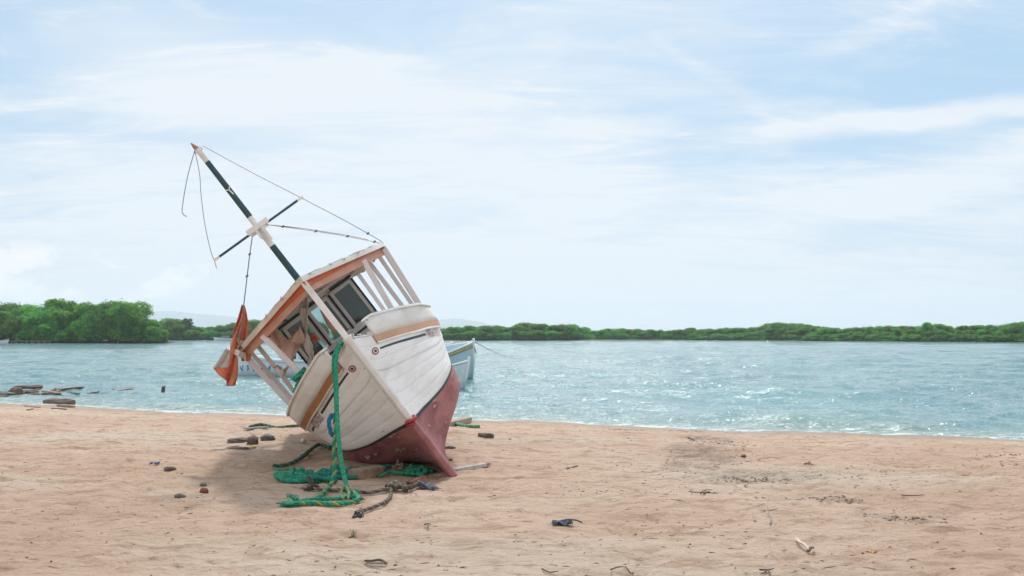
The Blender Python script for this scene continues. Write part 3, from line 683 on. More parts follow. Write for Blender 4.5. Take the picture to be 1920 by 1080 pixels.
def s_interp(s, A):
    A = np.asarray(A, float); i = min(max(int(np.searchsorted(ST, s)) - 1, 0), len(ST) - 2); f = (s - ST[i]) / (ST[i + 1] - ST[i])
    def tan(j):
        if j == 0: return (A[1] - A[0]) / (ST[1] - ST[0])
        if j == len(ST) - 1: return (A[-1] - A[-2]) / (ST[-1] - ST[-2])
        return (A[j + 1] - A[j - 1]) / (ST[j + 1] - ST[j - 1])
    h = ST[i + 1] - ST[i]; m0, m1 = tan(i) * h, tan(i + 1) * h
    return (2 * f ** 3 - 3 * f * f + 1) * A[i] + (f ** 3 - 2 * f * f + f) * m0 + (-2 * f ** 3 + 3 * f * f) * A[i + 1] + (f ** 3 - f * f) * m1
def ystem(z): return float(np.interp(z, [0, .39, .85, 1.58, 2.1], [.02, 0, -.045, -.13, -.22]))
def hullp(s, v, side=1, off=0.0):
    """v: 0 keel .. 6 sheer"""
    xr = [s_interp(s, r) for r in ROWX]; zr = [s_interp(s, r) for r in ROWZ]
    x = float(cr(v, xr)); z = float(cr(v, zr)); y = s + ystem(z) * max(0, 1 - s / 1.2)
    if off:
        e = .02; a = np.array(hullp(max(s - e, 0), v, 1)); b = np.array(hullp(s + e, v, 1)); c = np.array(hullp(s, v - e, 1)); d = np.array(hullp(s, v + e, 1))
        n = np.cross(b - a, d - c); n /= np.linalg.norm(n); 
        if n[0] < 0: n = -n
        x += n[0] * off; y += n[1] * off; z += n[2] * off
    return np.array([side * x, y, z])
def hull_z(s, z, side=1, off=0.0):   # point of the hull at station s and height z
    lo, hi = 2.5, 6.0
    for _ in range(22):
        m = (lo + hi) / 2
        if hullp(s, m)[2] < z: lo = m
        else: hi = m
    return hullp(s, lo, side, off)
SS = np.r_[np.linspace(0, 1.7, 24), np.linspace(1.85, 6.4, 18)]
def skin(v0, v1, side, off, thick, nv=3, s_list=SS, bevel=True):
    """one strake: outer face between v0 and v1 with edges eased back"""
    mb = MB(); vs = np.linspace(v0, v1, nv + 1); P = []
    vv = [v0] + list(np.linspace(v0 + .016, v1 - .016, nv + 1)) + [v1]
    for i, v in enumerate(vv):
        o = off - (.0012 if i in (0, len(vv) - 1) else 0)
        P.append([hullp(s, v, side, o) for s in s_list])
    P = np.array(P)
    if side > 0: P = P[::-1]
    Q = []
    mb.grid(P)
    Pi = np.array([[hullp(s, v, side, off - thick) for s in s_list] for v in (vv[0], vv[-1])])
    if side < 0: Pi = Pi[::-1]
    mb.grid(Pi)
    return mb
hull = MB()
for side in (1, -1):     # inner planking, the dark ground seen in the seams
    
    for v0_, v1_, mi_ in ((0, 3, 0), (3, 6, 1)): P = np.array([[hullp(s, v, side, -.007) for s in SS] for v in np.linspace(v0_, v1_, 10)]); hull.grid(P if side < 0 else P[::-1], mi_)
hull_o = hull.build('hull', ['red', 'cream'], boat, True)
v_up = [3.0, 3.5, 3.98, 4.42, 4.82, 5.2, 5.6, 6.0]; v_dn = [0, .75, 1.3, 1.75, 2.2, 2.6, 3.0]
for side in (1, -1):
    for a, b in zip(v_dn[:-1], v_dn[1:]):
        skin(a + .0015, b - .0015, side, 0.0, .02).build('plank', 'red', hull_o, True)
    for a, b in zip(v_up[:-1], v_up[1:]):
        o = 0.006 if a > 4.8 else 0.0
        skin(a + .002, b - .002, side, o, .02).build('plank', 'whitehull', hull_o, True)
    # black line between topsides and bottom
    P = np.array([[hullp(s, v, side, .004) for s in SS] for v in (2.93, 3.045)]); MB().grid(P if side < 0 else P[::-1]).build('waterline_stripe', 'black', hull_o, True)
# transom
mb = MB(); rt = [hullp(6.4, v, 1) for v in np.linspace(0, 6, 9)]; lf = [hullp(6.4, v, -1) for v in np.linspace(0, 6, 9)]
mb.grid(np.array([[a, b] for a, b in zip(lf, rt)]), thick=.05).build('transom', 'whitehull', boat)
# stem and keel
def stem_piece(z0, z1, m, name, n=14, w0=.030, w1=.062, proud=.055):
    mb = MB(); rows = []
    for z in np.linspace(z0, z1, n):
        y = ystem(z); jog = .004 * math.sin(z * 23)
        rows.append([(-w1, y + .07, z), (-w0 - .012, y - proud * .55 + jog, z), (-w0 + .008, y - proud + jog, z), (w0 - .008, y - proud + jog, z), (w0 + .012, y - proud * .55 + jog, z), (w1, y + .07, z)])
    R0 = np.array(rows); mb.grid(R0[:, ::-1]); o = len(mb.v)
    mb.f.append(tuple(range(6))); mb.mi.append(0); mb.f.append(tuple((n - 1) * 6 + k for k in range(6))[::-1]); mb.mi.append(0)
    return mb.build(name, m, boat)
stem_piece(.865, 2.10, 'white', 'stem_post', 18)
stem_piece(-.045, .860, 'red', 'cutwater', 12, .030, .055, .06)
mb = MB(); mb.hexa([(-.045, .02, -.048), (.045, .02, -.048), (.05, .45, -.05), (-.05, .45, -.05), (-.04, .02, .14), (.04, .02, .14), (.05, .5, .13), (-.05, .5, .13)]); mb.build('forefoot', 'red', boat)
mb = MB(); mb.hexa([(-.05, .453, -.05), (.05, .453, -.05), (.05, 6.35, -.05), (-.05, 6.35, -.05), (-.045, .453, .09), (.045, .453, .09), (.045, 6.35, .32), (-.045, 6.35, .32)]); mb.build('keel', 'red', boat)
mb = MB(); q = [(.055 * math.cos(a) * 1.2, ystem(.86) - .035 + .055 * math.sin(a) * 1.0, .865 + .012 * math.sin(2 * a)) for a in np.linspace(0, 2 * math.pi, 13)]
mb.tube(q, .022, 6); mb.tube([(-.06, -.09, .85), (-.02, -.125, .82), (.0, -.125, .80)], .02, 6); mb.build('red_binding', mat('red_cloth', (.45, .05, .05)), boat, True)
# sheer cap at the torn bow and the knee behind the stem head
for side in (1, -1):
    P = []
    for s in np.linspace(0.0, .27, 7):
        p = hullp(s, 6, side, .012); q = p.copy(); q[0] -= side * .10; z = p[2] + .022 + .008 * math.sin(s * 60)
        P.append([p + [0, 0, .022 - .02], np.array([p[0], p[1], z]), np.array([q[0], q[1], z + .004]), np.array([q[0], q[1], z - .05])])
    P = np.array(P); MB().grid(P if side > 0 else P[:, ::-1]).build('gunwale_cap', 'cream' if side < 0 else 'white', boat)
mb = MB(); mb.hexa([(-.055, -.16, 1.97), (.055, -.16, 1.97), (.15, .12, 1.86), (-.15, .12, 1.86), (-.05, -.20, 2.055), (.05, -.20, 2.055), (.14, .12, 1.955), (-.14, .12, 1.955)]); mb.build('breasthook', 'cream', boat)
# flakes of lifted paint along the torn bow edge
mb = MB()
for k in range(26):
    s = rng.uniform(.02, .42); p = hullp(s, 6, 1, .015); w = rng.uniform(.008, .022); a = rng.uniform(-.6, .6); z = p[2] + .02 + rng.uniform(-.015, .015)
    mb.add([(p[0], p[1] - w, z), (p[0], p[1] + w, z), (p[0] + .01 * a, p[1] + w * .5, z + w * 1.7), (p[0] - .01, p[1] - w * .7, z + w * 1.2)], [(0, 1, 2, 3)])
mb.build('paint_flakes', 'white', boat, kind='stuff')
# rub rail (painted strip), bulwark and its cap
CAPS = [.12, .60, 1.15, 1.74, 2.5, 4.0, 5.5, 6.3]
def capx(y): return float(np.interp(y, CAPS, [.30, .69, 1.00, 1.165, 1.24, 1.23, 1.10, .95]))
def capz(y): return float(np.interp(y, CAPS, [2.155, 1.995, 1.84, 1.715, 1.64, 1.64, 1.72, 1.80]))
sb = np.r_[[.25, .27, .30, .34], np.linspace(.42, 1.8, 15), np.linspace(2.0, 6.3, 12)]
for side in (1, -1):
    def below(s, d, off): return hull_z(s, hullp(s, 6)[2] - d, side, off)
    P, P2 = [], []
    for s in np.r_[np.linspace(.22, 1.75, 20), np.linspace(1.95, 6.3, 12)]:
        P.append([below(s, .012, 0), below(s, .012, .024), below(s, .098, .024), below(s, .098, 0)]); P2.append([below(s, .100, .030), below(s, .122, .032), below(s, .126, .0)])
    P = np.array(P); MB().grid(P if side > 0 else P[:, ::-1]).build('rub_rail', 'peachrail' if side > 0 else 'ochre', boat, label='rub rail with sun-faded peach paint' if side > 0 else 'rub rail with ochre orange paint')
    P = np.array(P2); MB().grid(P if side > 0 else P[:, ::-1]).build('rail_moulding', 'white' if side > 0 else 'cream', boat)
    # bulwark boards
    inn, outp = [], []
    for s in sb:
        b = hullp(s, 6, side, .004); b[2] -= .02; y = b[1]; yt = y
        t = np.array([side * capx(yt), yt, capz(yt)]); fr = min(1, max(.0, (s - .25) / .09)); fr = 1 - (1 - fr) ** 2
        t = b + (t - b) * (.80 + .20 * fr)
        outp.append([b + (t - b) * u + np.array([0, 0, 0]) for u in (0, .33, .66, 1)])
    P = np.array(outp); MB().grid(P if side > 0 else P[:, ::-1], thick=.03).build('bulwark', 'white', boat, True)
    C = [p[-1] for p in outp]; P = []
    for c in C:
        x = c[0]; P.append([(x + side * .035, c[1], c[2] - .012), (x + side * .035, c[1], c[2] + .016), (x - side * .045, c[1], c[2] + .016), (x - side * .045, c[1], c[2] - .012)])
    P = np.array(P); P = np.concatenate([P, P[:, :1]], 1)
    MB().grid(P if side > 0 else P[:, ::-1]).build('bulwark_cap', 'white', boat)
# deck
P = np.array([[(x * (abs(hullp(s, 5.3)[0]) - .02), s + .02, hullp(s, 5.3)[2] + .04 * (1 - x * x)) for x in np.linspace(-1, 1, 7)] for s in SS[2:]]); MB().grid(P, thick=.03).build('deck', 'deck', boat)

# painted eye, line and registration on each bow
def on_hull(y, z, side, off=.006):
    s = y + .15 * max(0, 1 - y / 1.2); return hull_z(max(s, .005), z, side, off)
def line_z(y): return float(np.interp(y, [.0, .15, .5, .8, 1.05, 1.7], [1.765, 1.728, 1.615, 1.53, 1.470, 1.31]))
def disc(side, yc, zc, r, r0, m, name, off):
    mb = MB(); n = 20; P = []
    for rr in (r, max(r0, .001)):
        P.append([on_hull(yc + rr * 1.25 * math.cos(a), zc + rr * math.sin(a), side, off) for a in np.linspace(0, 2 * math.pi, n + 1)])
    P = np.array(P); mb.grid(P if side > 0 else P[::-1]); mb.build(name, m, boat)
for side in (1, -1):
    ye, ze = (-.012, 1.762)
    disc(side, ye, ze, .043, .029, 'crimson', 'eye_ring', .012); disc(side, ye, ze, .031, .0, 'white', 'eye_white', .011); disc(side, ye, ze, .018, 0, 'black', 'eye_pupil', .014)
    y0, y1 = (.075, 1.02) if side > 0 else (.075, .93)
    segs = [(y0, y1)] + ([(1.385, 1.60)] if side < 0 else [])
    for a, b in segs:
        P = np.array([[on_hull(y, line_z(y) + h * (.7 + .3 * min(1, (y - .05) / .5)), side, .008) for y in np.linspace(a, b, 12)] for h in (-.017, .017)])
        MB().grid(P[::-1] if side > 0 else P).build('painted_line', 'navy' if side > 0 else 'black', boat)
def hull_text(txt, side, y0, y1, hgt, m, name, sl=0.0):
    cu = bpy.data.curves.new('lettering_curve', 'FONT'); cu.body = txt; cu.size = 1; cu.offset = .004; cu.resolution_u = 3; cu.space_character = 1.1; to = bpy.data.objects.new('lettering_tmp', cu); col.objects.link(to)
    dg = bpy.context.evaluated_depsgraph_get(); me = to.evaluated_get(dg).to_mesh()
    V = [v.co.copy() for v in me.vertices]; Fs = [tuple(p.vertices) for p in me.polygons]
    x0, x1 = min(v.x for v in V), max(v.x for v in V); a0, a1 = min(v.y for v in V), max(v.y for v in V)
    mb = MB(); P = []
    for v in V:
        u = (v.x - x0) / (x1 - x0); h = (v.y - a0) / (a1 - a0) - .5
        y = y0 + (y1 - y0) * (u if side > 0 else 1 - u); P.append(on_hull(y, line_z(y) + h * hgt, side, .017))
    mb.add(P, Fs); to.to_mesh_clear() if False else None
    bpy.data.objects.remove(to); return mb.build(name, m, boat)
hull_text('ARSH', 1, 1.05, 1.25, .115, 'redtext', 'registration_lettering'); hull_text('-0553', 1, 1.26, 1.52, .115, 'redtext2', 'registration_lettering')
hull_text('ARSH-0553', -1, .97, 1.36, .13, 'redtext', 'registration_lettering')

# cabin: walls as planks, three framed windows in front
CY, CX, Z0, Z1, ZT = 2.41, .61, 2.06, 2.66, 2.80
cab = MB()
cab.box((0, CY + .03, 1.68), (CX, .03, .31)); cab.box((0, CY + .03, 2.735), (CX, .03, .065))
cab.box((-CX + .015, CY + .03, 2.36), (.015, .03, .31)); cab.box((CX - .015, CY + .03, 2.36), (.015, .03, .31))
for x in (-.195, .205): cab.box((x, CY + .03, 2.36), (.03, .03, .30))
for side in (1, -1):
    cab.box((side * (CX - .02), 3.45, 1.7), (.02, .98, .35)); cab.box((side * (CX - .02), 3.45, 2.72), (.02, .98, .08))
    for yy in (2.56, 3.2, 3.9, 4.35): cab.box((side * (CX - .02), yy, 2.34), (.018, .08, .30))
cab.box((0, 4.46, 2.72), (CX, .03, .08)); cab.box((.40, 4.46, 2.0), (.21, .03, .66)); cab.box((-.50, 4.46, 2.0), (.11, .03, .66)); cab.box((-.07, 4.46, 1.6), (.30, .03, .25))
cabo = cab.build('cabin_wall', 'white', boat)
mb = MB(); mb.box((0, 3.44, ZT + .02), (CX + .06, 1.10, .02)); mb.build('cabin_roof', 'white', boat)
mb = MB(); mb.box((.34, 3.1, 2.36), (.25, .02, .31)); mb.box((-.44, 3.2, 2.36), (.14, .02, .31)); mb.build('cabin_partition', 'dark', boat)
mb = MB(); mb.box((0, CY - .012, Z1 + .032), (CX + .02, .012, .018)); mb.build('window_head_trim', 'black', boat)
mb = MB(); mb.box((.16, CY - .008, Z1 + .085), (.30, .008, .022)); mb.build('rusty_board', 'rust', boat)
mb = MB(); mb.box((0, CY - .012, Z0 - .035), (CX + .01, .014, .028)); mb.box((0, CY - .03, Z0 - .006), (CX + .01, .02, .008)); mb.build('window_sill', 'pinkwhite', boat)
mb = MB(); mb.box((0, CY - .010, Z0 - .085), (CX, .010, .014)); mb.build('sill_trim', 'black', boat)
wb = [(-.60, -.205), (-.185, .195), (.215, .60)]
for i, (a, b) in enumerate(wb):
    w = MB(); fz = .045
    w.box(((a + b) / 2, CY, Z1 - fz / 2), ((b - a) / 2 - .012, .018, fz / 2)); w.box(((a + b) / 2, CY, Z0 + fz / 2 * .7), ((b - a) / 2 - .012, .018, fz / 2 * .7))
    for x in (a + .034, b - .034): w.box((x, CY, (Z0 + Z1) / 2), (.022, .0175, (Z1 - Z0) / 2 - fz + .006))
    wo = w.build('window', 'white', boat)
    g = MB(); g.box(((a + b) / 2, CY + .006, (Z0 + Z1) / 2), ((b - a) / 2 - .05, .003, (Z1 - Z0) / 2 - .035)); g.build('pane', 'glass', wo)
for x in (-.607, -.195, .205, .607):
    mb = MB(); mb.box((x, CY - .014, (Z0 + Z1) / 2 + .005), (.013, .012, (Z1 - Z0) / 2 - .006)); mb.build('window_trim', 'black', boat)
for sd_ in (1, -1):
    mb = MB(); mb.box((sd_ * (CX + .006), CY + .04, 2.34), (.006, .035, .32)); mb.build('corner_board', 'pinkwhite', boat)
# wheelhouse contents seen through the glass: dash board
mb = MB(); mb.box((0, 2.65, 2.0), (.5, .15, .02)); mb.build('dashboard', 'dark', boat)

# canopy: posts, fascia, roof and lining
RY = [.07, .40, .75, 1.14, 1.45, 1.74, 2.6, 3.8, 5.2]; RX = [0.0, .27, .58, .85, 1.04, 1.19, 1.20, 1.12, .95]; RZ = [2.97, 2.925, 2.87, 2.825, 2.795, 2.775, 2.77, 2.77, 2.78]
def roofe(y): return float(np.interp(y, RY, RX)), float(np.interp(y, RY, RZ))
def canopy_strip(zb_f, zt_f, inset, thick, ys, side, name, m):
    P = []
    for y in ys:
        x, z = roofe(y); x = max(0, x - inset); P.append([(side * x, y + inset * .6, z + zb_f(x)), (side * x, y + inset * .6, z + zt_f(x))])
    P = np.array(P); return MB().grid(P if side > 0 else P[:, ::-1], thick=thick).build(name, m, boat)
yf = np.linspace(.07, 1.74, 14); ya = np.linspace(1.745, 5.2, 8)
for side in (1, -1):
    canopy_strip(lambda x: -.052, lambda x: .012, 0, .022, yf, side, 'fascia_board', 'white' if side > 0 else 'cream')
    canopy_strip(lambda x: -.075, lambda x: .010, 0, .022, ya, side, 'fascia_board', 'white')
    canopy_strip(lambda x: -.055 - .062 * max(0, 1 - x / .85), lambda x: -.03, .035, .012, yf, side, 'orange_lining', 'orange')
    canopy_strip(lambda x: -.15 - .035 * max(0, 1 - x / 1.1), lambda x: -.03, .055, .02, yf, side, 'peach_lining', 'peach')
P = np.array([[(u * max(.01, roofe(y)[0] - .012), y + .02 + (.0 if abs(u) > .9 else 0), roofe(y)[1] + .012 + .05 * (1 - u * u) * min(1, y / 1.2) + .006 * math.sin(y * 17 + u * 9)) for u in np.linspace(-1, 1, 13)] for y in np.r_[np.linspace(.09, 1.74, 14), np.linspace(2.0, 5.2, 9)]])
MB().grid(P, thick=.02).build('roof', 'roofskin', boat)
# curled scraps of canvas standing along the roof edge
mb = MB()
for side, n_ in ((1, 6), (-1, 5)):
    for k in range(n_):
        y = .18 + 1.5 * (k + rng.uniform(0, .8)) / n_; x, z = roofe(y); L_ = rng.uniform(.14, .32); h = rng.uniform(.008, .034)
        mb.grid([[(side * (x - .02 - .03 * u), y + L_ * (t - .5), z + .014 + h * math.sin(math.pi * t ** 1.7) * u + .005 * rng.normal()) for u in (0, .5, 1)] for t in np.linspace(0, 1, 9)], thick=.004)
y = 1.25; x, z = roofe(y)
mb.grid([[(x - .02 - .32 * t + .02 * u, y + .1 * u, z + .02 + .05 * t + .02 * math.sin(3 * t) * (1 - u)) for u in (0, .5, 1)] for t in np.linspace(0, 1, 6)], thick=.008)
mb.build('torn_canvas_edge', 'roofskin', boat, kind='stuff')
# roof beams
for y in (1.74, 2.9, 4.1): 
    x, z = roofe(y); mb = MB(); mb.beam((-x + .03, y + .06, z - .035), (x - .03, y + .06, z - .035), .04, .05, (0, 1, 0)); mb.build('roof_beam', 'pinkwhite', boat)
posts = [((1.165, 1.74, 2.70), (1.075, 1.75, 1.69), .075, .06), ((.80, 1.15, 2.73), (.69, 1.14, 1.88), .07, .06), ((1.12, 2.45, 2.72), (1.06, 2.45, 1.60), .055, .055),
         ((1.05, 3.6, 2.72), (1.04, 3.6, 1.60), .065, .055), ((.90, 5.0, 2.74), (.86, 5.0, 1.64), .065, .055)]
for side in (1, -1):
    for (tx, ty, tz), (bx, by, bz), w, t in posts:
        mb = MB(); mb.beam((side * tx, ty, tz), (side * bx, by, bz), w, t); mb.build('post', 'pinkwhite', boat)
mb = MB(); mb.beam((0.0, .13, 2.93), (0.0, -.02, 1.99), .075, .06); mb.build('post', 'white', boat)
mb = MB(); mb.beam((-.93, 1.62, 2.25), (-1.02, 4.9, 2.2), .03, .05, (0, 0, 1)); mb.build('side_rail', 'pinkwhite', boat)
# cleat of bright wood and net float strings at the left front corner
mb = MB(); mb.beam((-1.23, 1.66, 2.80), (-1.17, 1.50, 2.70), .07, .07); mb.build('corner_block', 'cream', boat)

# mast with painted bands, cross spar and its clamp
def mx(z): return np.array([0.0, 1.80 - .01 * (z - 3), z])
mast = MB()
bands = [(2.86, 3.62, 1), (3.62, 4.10, 0), (4.10, 5.01, 1), (5.01, 5.22, 0)]
rad = lambda z: .047 - .005 * (z - 3)
for a, b, mi in bands: mast.tube([mx(a), mx((a + b) / 2), mx(b)], [rad(a), rad((a + b) / 2), rad(b)], 12, mi)
mast.tube([mx(5.22) + [0, 0, 0], mx(5.27) + [-.012, 0, 0], mx(5.33) + [-.02, 0, 0]], [rad(5.2), .026, .006], 8, 2)
masto = mast.build('mast', ['white', 'navy', mat('orange_tip', (.42, .20, .15))], boat, False)
mb = MB(); zs = 3.905
for a, b, mi in ((-.72, -.63, 0), (-.63, -.15, 1), (.15, .63, 1), (.63, .72, 0)): mb.beam((a, 1.74, zs), (b, 1.74, zs + .0), .03, .032, (0, 1, 0), mi)
mb.beam((-.15, 1.74, zs), (.15, 1.74, zs), .03, .032, (0, 1, 0), 0); mb.build('cross_spar', ['white', 'navy'], boat)
mb = MB(); mb.box((0, 1.715, zs + .03), (.165, .012, .035)); mb.box((0, 1.765 + .09, zs), (.14, .014, .035)); mb.box((.045, 1.72, zs - .09), (.018, .02, .13)); mb.box((-.045, 1.72, zs - .05), (.018, .02, .09)); mb.build('spar_clamp', 'white', boat)
mb = MB(); q = mx(4.55); mb.tube([q + [-.045, -.02, .02], q + [0, -.05, -.01], q + [.045, -.03, .035]], .008, 4); mb.tube([q + [0, -.05, -.01], q + [.012, -.055, -.09]], .009, 4); mb.build('cord_tie', 'white', boat)
mb = MB()
for sx in (-1, 1): mb.tube([mx(5.17) + [sx * (.035 + .02 * math.sin(a)) , .01, .02 * math.cos(a) + .03] for a in np.linspace(0, 6.0, 9)], .005, 4)
mb.build('mast_eye', 'wire', boat)
def wire(P, name='stay', r=.0055, knots=()):
    mb = MB(); Q = spline(P, max(8, 5 * len(P))); mb.tube(Q, r, 4)
    for k in knots: c = Q[int(k * (len(Q) - 1))]; mb.tube([c + [-.02, 0, 0], c + [.02, 0, .005]], .014, 5)
    return mb.build(name, 'wire', boat)
YM = 1.8
wire([bl(380, 273, YM), bl(470, 322, YM), bl(563, 370, 1.74), bl(640, 410, 1.74), bl(706, 447, 1.75), bl(719, 456, 1.76)], knots=(.93,))
wire([bl(500, 421, 1.75), bl(560, 429, 1.75), bl(640, 441, 1.75), bl(719, 457, 1.76)], knots=(.2, .45, .72, .9))
wire([bl(497, 421, 1.75), bl(560, 427, 1.75), bl(640, 439, 1.75), bl(690, 449, 1.75)])
wire([bl(365, 281, YM), bl(374, 325, YM), bl(377, 365, YM), bl(384, 420, YM), bl(395, 470, 1.75), bl(403, 492, 1.74), bl(406, 503, 1.72)])
wire([bl(365, 283, YM), bl(352, 330, YM), bl(343, 380, YM), bl(342, 400, YM), bl(350, 406, YM)], 'loose_stay')
wire([bl(473, 444, 1.75), bl(468, 480, 1.72), bl(462, 530, 1.68), bl(457, 572, 1.65)], 'halyard', .007, (.28, .62))

# torn lining cloth hanging in the canopy
def cloth(rows, m, name, parent=None, y=None, wav=.02, thick=.006, cols=7, sub=4, frame='boat', seed=0, curl=0.0, **tags):
    r = np.random.default_rng(seed); A = np.array(rows, float); out = []
    t_src = np.linspace(0, 1, len(A)); t_new = np.linspace(0, 1, (len(A) - 1) * sub + 1)
    A = np.stack([spline(A[:, k:k + 1] if False else np.c_[A[:, k], t_src * 50], len(t_new))[:, 0] for k in range(A.shape[1])], 1)
    ph = r.uniform(0, 6, 4)
    for i, row in enumerate(A):
        line = []
        for u in np.linspace(0, 1, cols):
            px = row[0] + (row[2] - row[0]) * u; py = row[1] + (row[3] - row[1]) * u
            e = (1.2 * math.sin(i * 1.9 + ph[0]) if u in (0, 1) else 0)
            d = row[4] + wav * (math.sin(u * 7 + i * .35 + ph[1]) + .6 * math.sin(u * 13 + i * .8 + ph[2])) + curl * (2 * u - 1) ** 2
            line.append(bl(px + e * .7, py + e * .5, d) if frame == 'boat' else at(px, py, d))
        out.append(line)
    return MB().grid(np.array(out), thick=thick).build(name, m, parent, True, **tags)
cloth([(566, 560, 577, 553, 1.5), (562, 585, 578, 585, 1.5), (562, 612, 578, 612, 1.48), (567, 632, 576, 632, 1.48), (571, 645, 577, 646, 1.5), (566, 662, 586, 660, 1.5), (573, 675, 588, 672, 1.52), (588, 684, 592, 680, 1.54)], 'creamcloth', 'torn_lining', boat, wav=.03, seed=2)
cloth([(566, 563, 575, 557, 1.49), (566, 577, 574, 577, 1.47)], 'driftwood', 'split_batten', boat, wav=.0, seed=2, cols=3)
cloth([(519, 585, 527, 583, 1.5), (505, 612, 515, 611, 1.5), (501, 628, 511, 627, 1.48), (507, 643, 522, 634, 1.48), (520, 660, 540, 641, 1.5), (528, 672, 560, 630, 1.52), (545, 682, 568, 640, 1.52)], 'ripcloth', 'torn_lining', boat, wav=.03, seed=3)
cloth([(536, 642, 560, 616, 1.45), (522, 660, 558, 632, 1.47), (524, 672, 556, 646, 1.5), (538, 684, 552, 664, 1.5), (545, 692, 548, 684, 1.5)], 'ripcloth', 'torn_lining', boat, wav=.02, seed=4)
cloth([(545, 640, 562, 612, 1.40), (550, 642, 566, 618, 1.40), (558, 646, 574, 640, 1.44)], 'ripcloth', 'torn_lining', boat, wav=.02, seed=9)
cloth([(511, 601, 519, 606, 1.6), (522, 597, 528, 604, 1.6), (540, 600, 541, 602, 1.6)], 'rust', 'torn_lining', boat, wav=.01, seed=5)
cloth([(577, 630, 584, 637, 1.6), (588, 627, 590, 638, 1.58), (595, 631, 597, 638, 1.57)], 'orange', 'torn_lining', boat, wav=.015, seed=6)
cloth([(500, 612, 508, 608, 1.62), (497, 622, 508, 622, 1.6), (502, 632, 512, 632, 1.6)], 'orange', 'torn_lining', boat, wav=.02, seed=7)
cloth([(652, 505, 660, 522, 2.2), (664, 496, 672, 514, 2.2), (678, 492, 686, 508, 2.2)], 'creamcloth', 'torn_lining', boat, wav=.02, seed=8)
cloth([(592, 548, 600, 560, 2.1), (604, 540, 612, 552, 2.1), (612, 536, 618, 546, 2.1)], 'creamcloth', 'torn_lining', boat, wav=.02, seed=10)
cloth([(692, 478, 700, 492, 1.9), (706, 468, 712, 478, 1.9), (712, 460, 716, 466, 1.9)], 'creamcloth', 'torn_lining', boat, wav=.03, seed=11)
cloth([(596, 566, 600, 574, 1.8), (610, 590, 606, 596, 1.8), (632, 622, 626, 628, 1.8)], 'peach', 'torn_lining', boat, wav=.01, seed=12, cols=4)
cloth([(512, 690, 522, 684, 1.8), (524, 686, 526, 692, 1.8)], 'ripcloth', 'torn_lining', boat, wav=.01, seed=13, cols=4)
cloth([(530, 694, 542, 684, 1.8), (531, 708, 536, 700, 1.8)], 'ripcloth', 'torn_lining', boat, wav=.01, seed=14, cols=4)
cloth([(496, 642, 510, 640, 2.6), (512, 652, 520, 650, 2.6)], 'rust', 'torn_lining', boat, wav=.01, seed=15, cols=4)

# tarpaulin hung from the spar over the left corner of the canopy (world placement)
cornerd = float(bw((-1.19, 1.74, 2.77))[1])
tp = empty('tarpaulin', tuple(at(436, 700, cornerd - .12)), 'torn orange tarpaulin hanging over the outer left corner of the boat canopy', 'tarpaulin')
tpo = np.array(tp.location)
def tcloth(rows, m, name, **k):
    o = cloth(rows, m, name, None, frame='world', **k)
    for v in o.data.vertices: v.co = Vector(tuple(np.array(v.co) - tpo))
    o.parent = tp; return o
D0 = cornerd - .14
tcloth([(453, 571, 459, 574, D0), (446, 590, 456, 592, D0), (439, 604, 452, 606, D0), (433, 630, 448, 628, D0), (430, 655, 445, 655, D0 - .02), (427, 678, 446, 678, D0 - .03), (425, 700, 446, 700, D0 - .03), (425, 724, 441, 723, D0 - .02)], 'tarp', 'outer_panel', wav=.045, seed=21, cols=9)
tcloth([(457, 572, 459, 573, D0 + .05), (454, 600, 464, 602, D0 + .05), (451, 622, 466, 618, D0 + .05), (452, 640, 464, 634, D0 + .06)], 'tarp', 'inner_panel', wav=.03, seed=22)
tcloth([(452, 640, 470, 640, D0 + .14), (452, 660, 471, 660, D0 + .14), (453, 677, 470, 676, D0 + .14)], 'tarp', 'lower_panel', wav=.03, seed=23)
tcloth([(423, 654, 432, 660, D0 - .05), (410, 676, 430, 676, D0 - .06), (400, 691, 428, 690, D0 - .05)], 'tarpback', 'folded_flap', wav=.015, seed=24)
tcloth([(399, 689, 428, 688, D0 - .04), (410, 703, 427, 703, D0 - .03), (424, 713, 427, 712, D0 - .03)], 'tarp', 'flap_edge', wav=.015, seed=25, cols=5)
mb = MB(); mb.tube([at(457, 572, D0 - .02) - tpo, at(452, 610, D0 - .03) - tpo, at(448, 640, D0 - .04) - tpo, at(449, 655, D0 + .02) - tpo], .014, 5); mb.tube([at(446, 633, D0 - .04) - tpo, at(450, 648, D0 - .03) - tpo, at(455, 652, D0) - tpo], .02, 5); mb.build('cord', 'tanrope', tp, True)

# ------------------------------------------------------------------ ropes on and around the boat
def rope_obj(P, label, r=.02, mis=(0, 0, 0), mats=('green',), name='rope', pitch=.16, parts=None, group=None, n=5, jit=0.0):
    mb = MB(); rope(mb, P, r, pitch, mis, n, jit); o = mb.build(name, list(mats), None, True); o['label'] = label; o['category'] = 'rope'
    if group: o['group'] = group
    return recenter(o)
def g(px, py, h=.02): return ground(px, py, h)
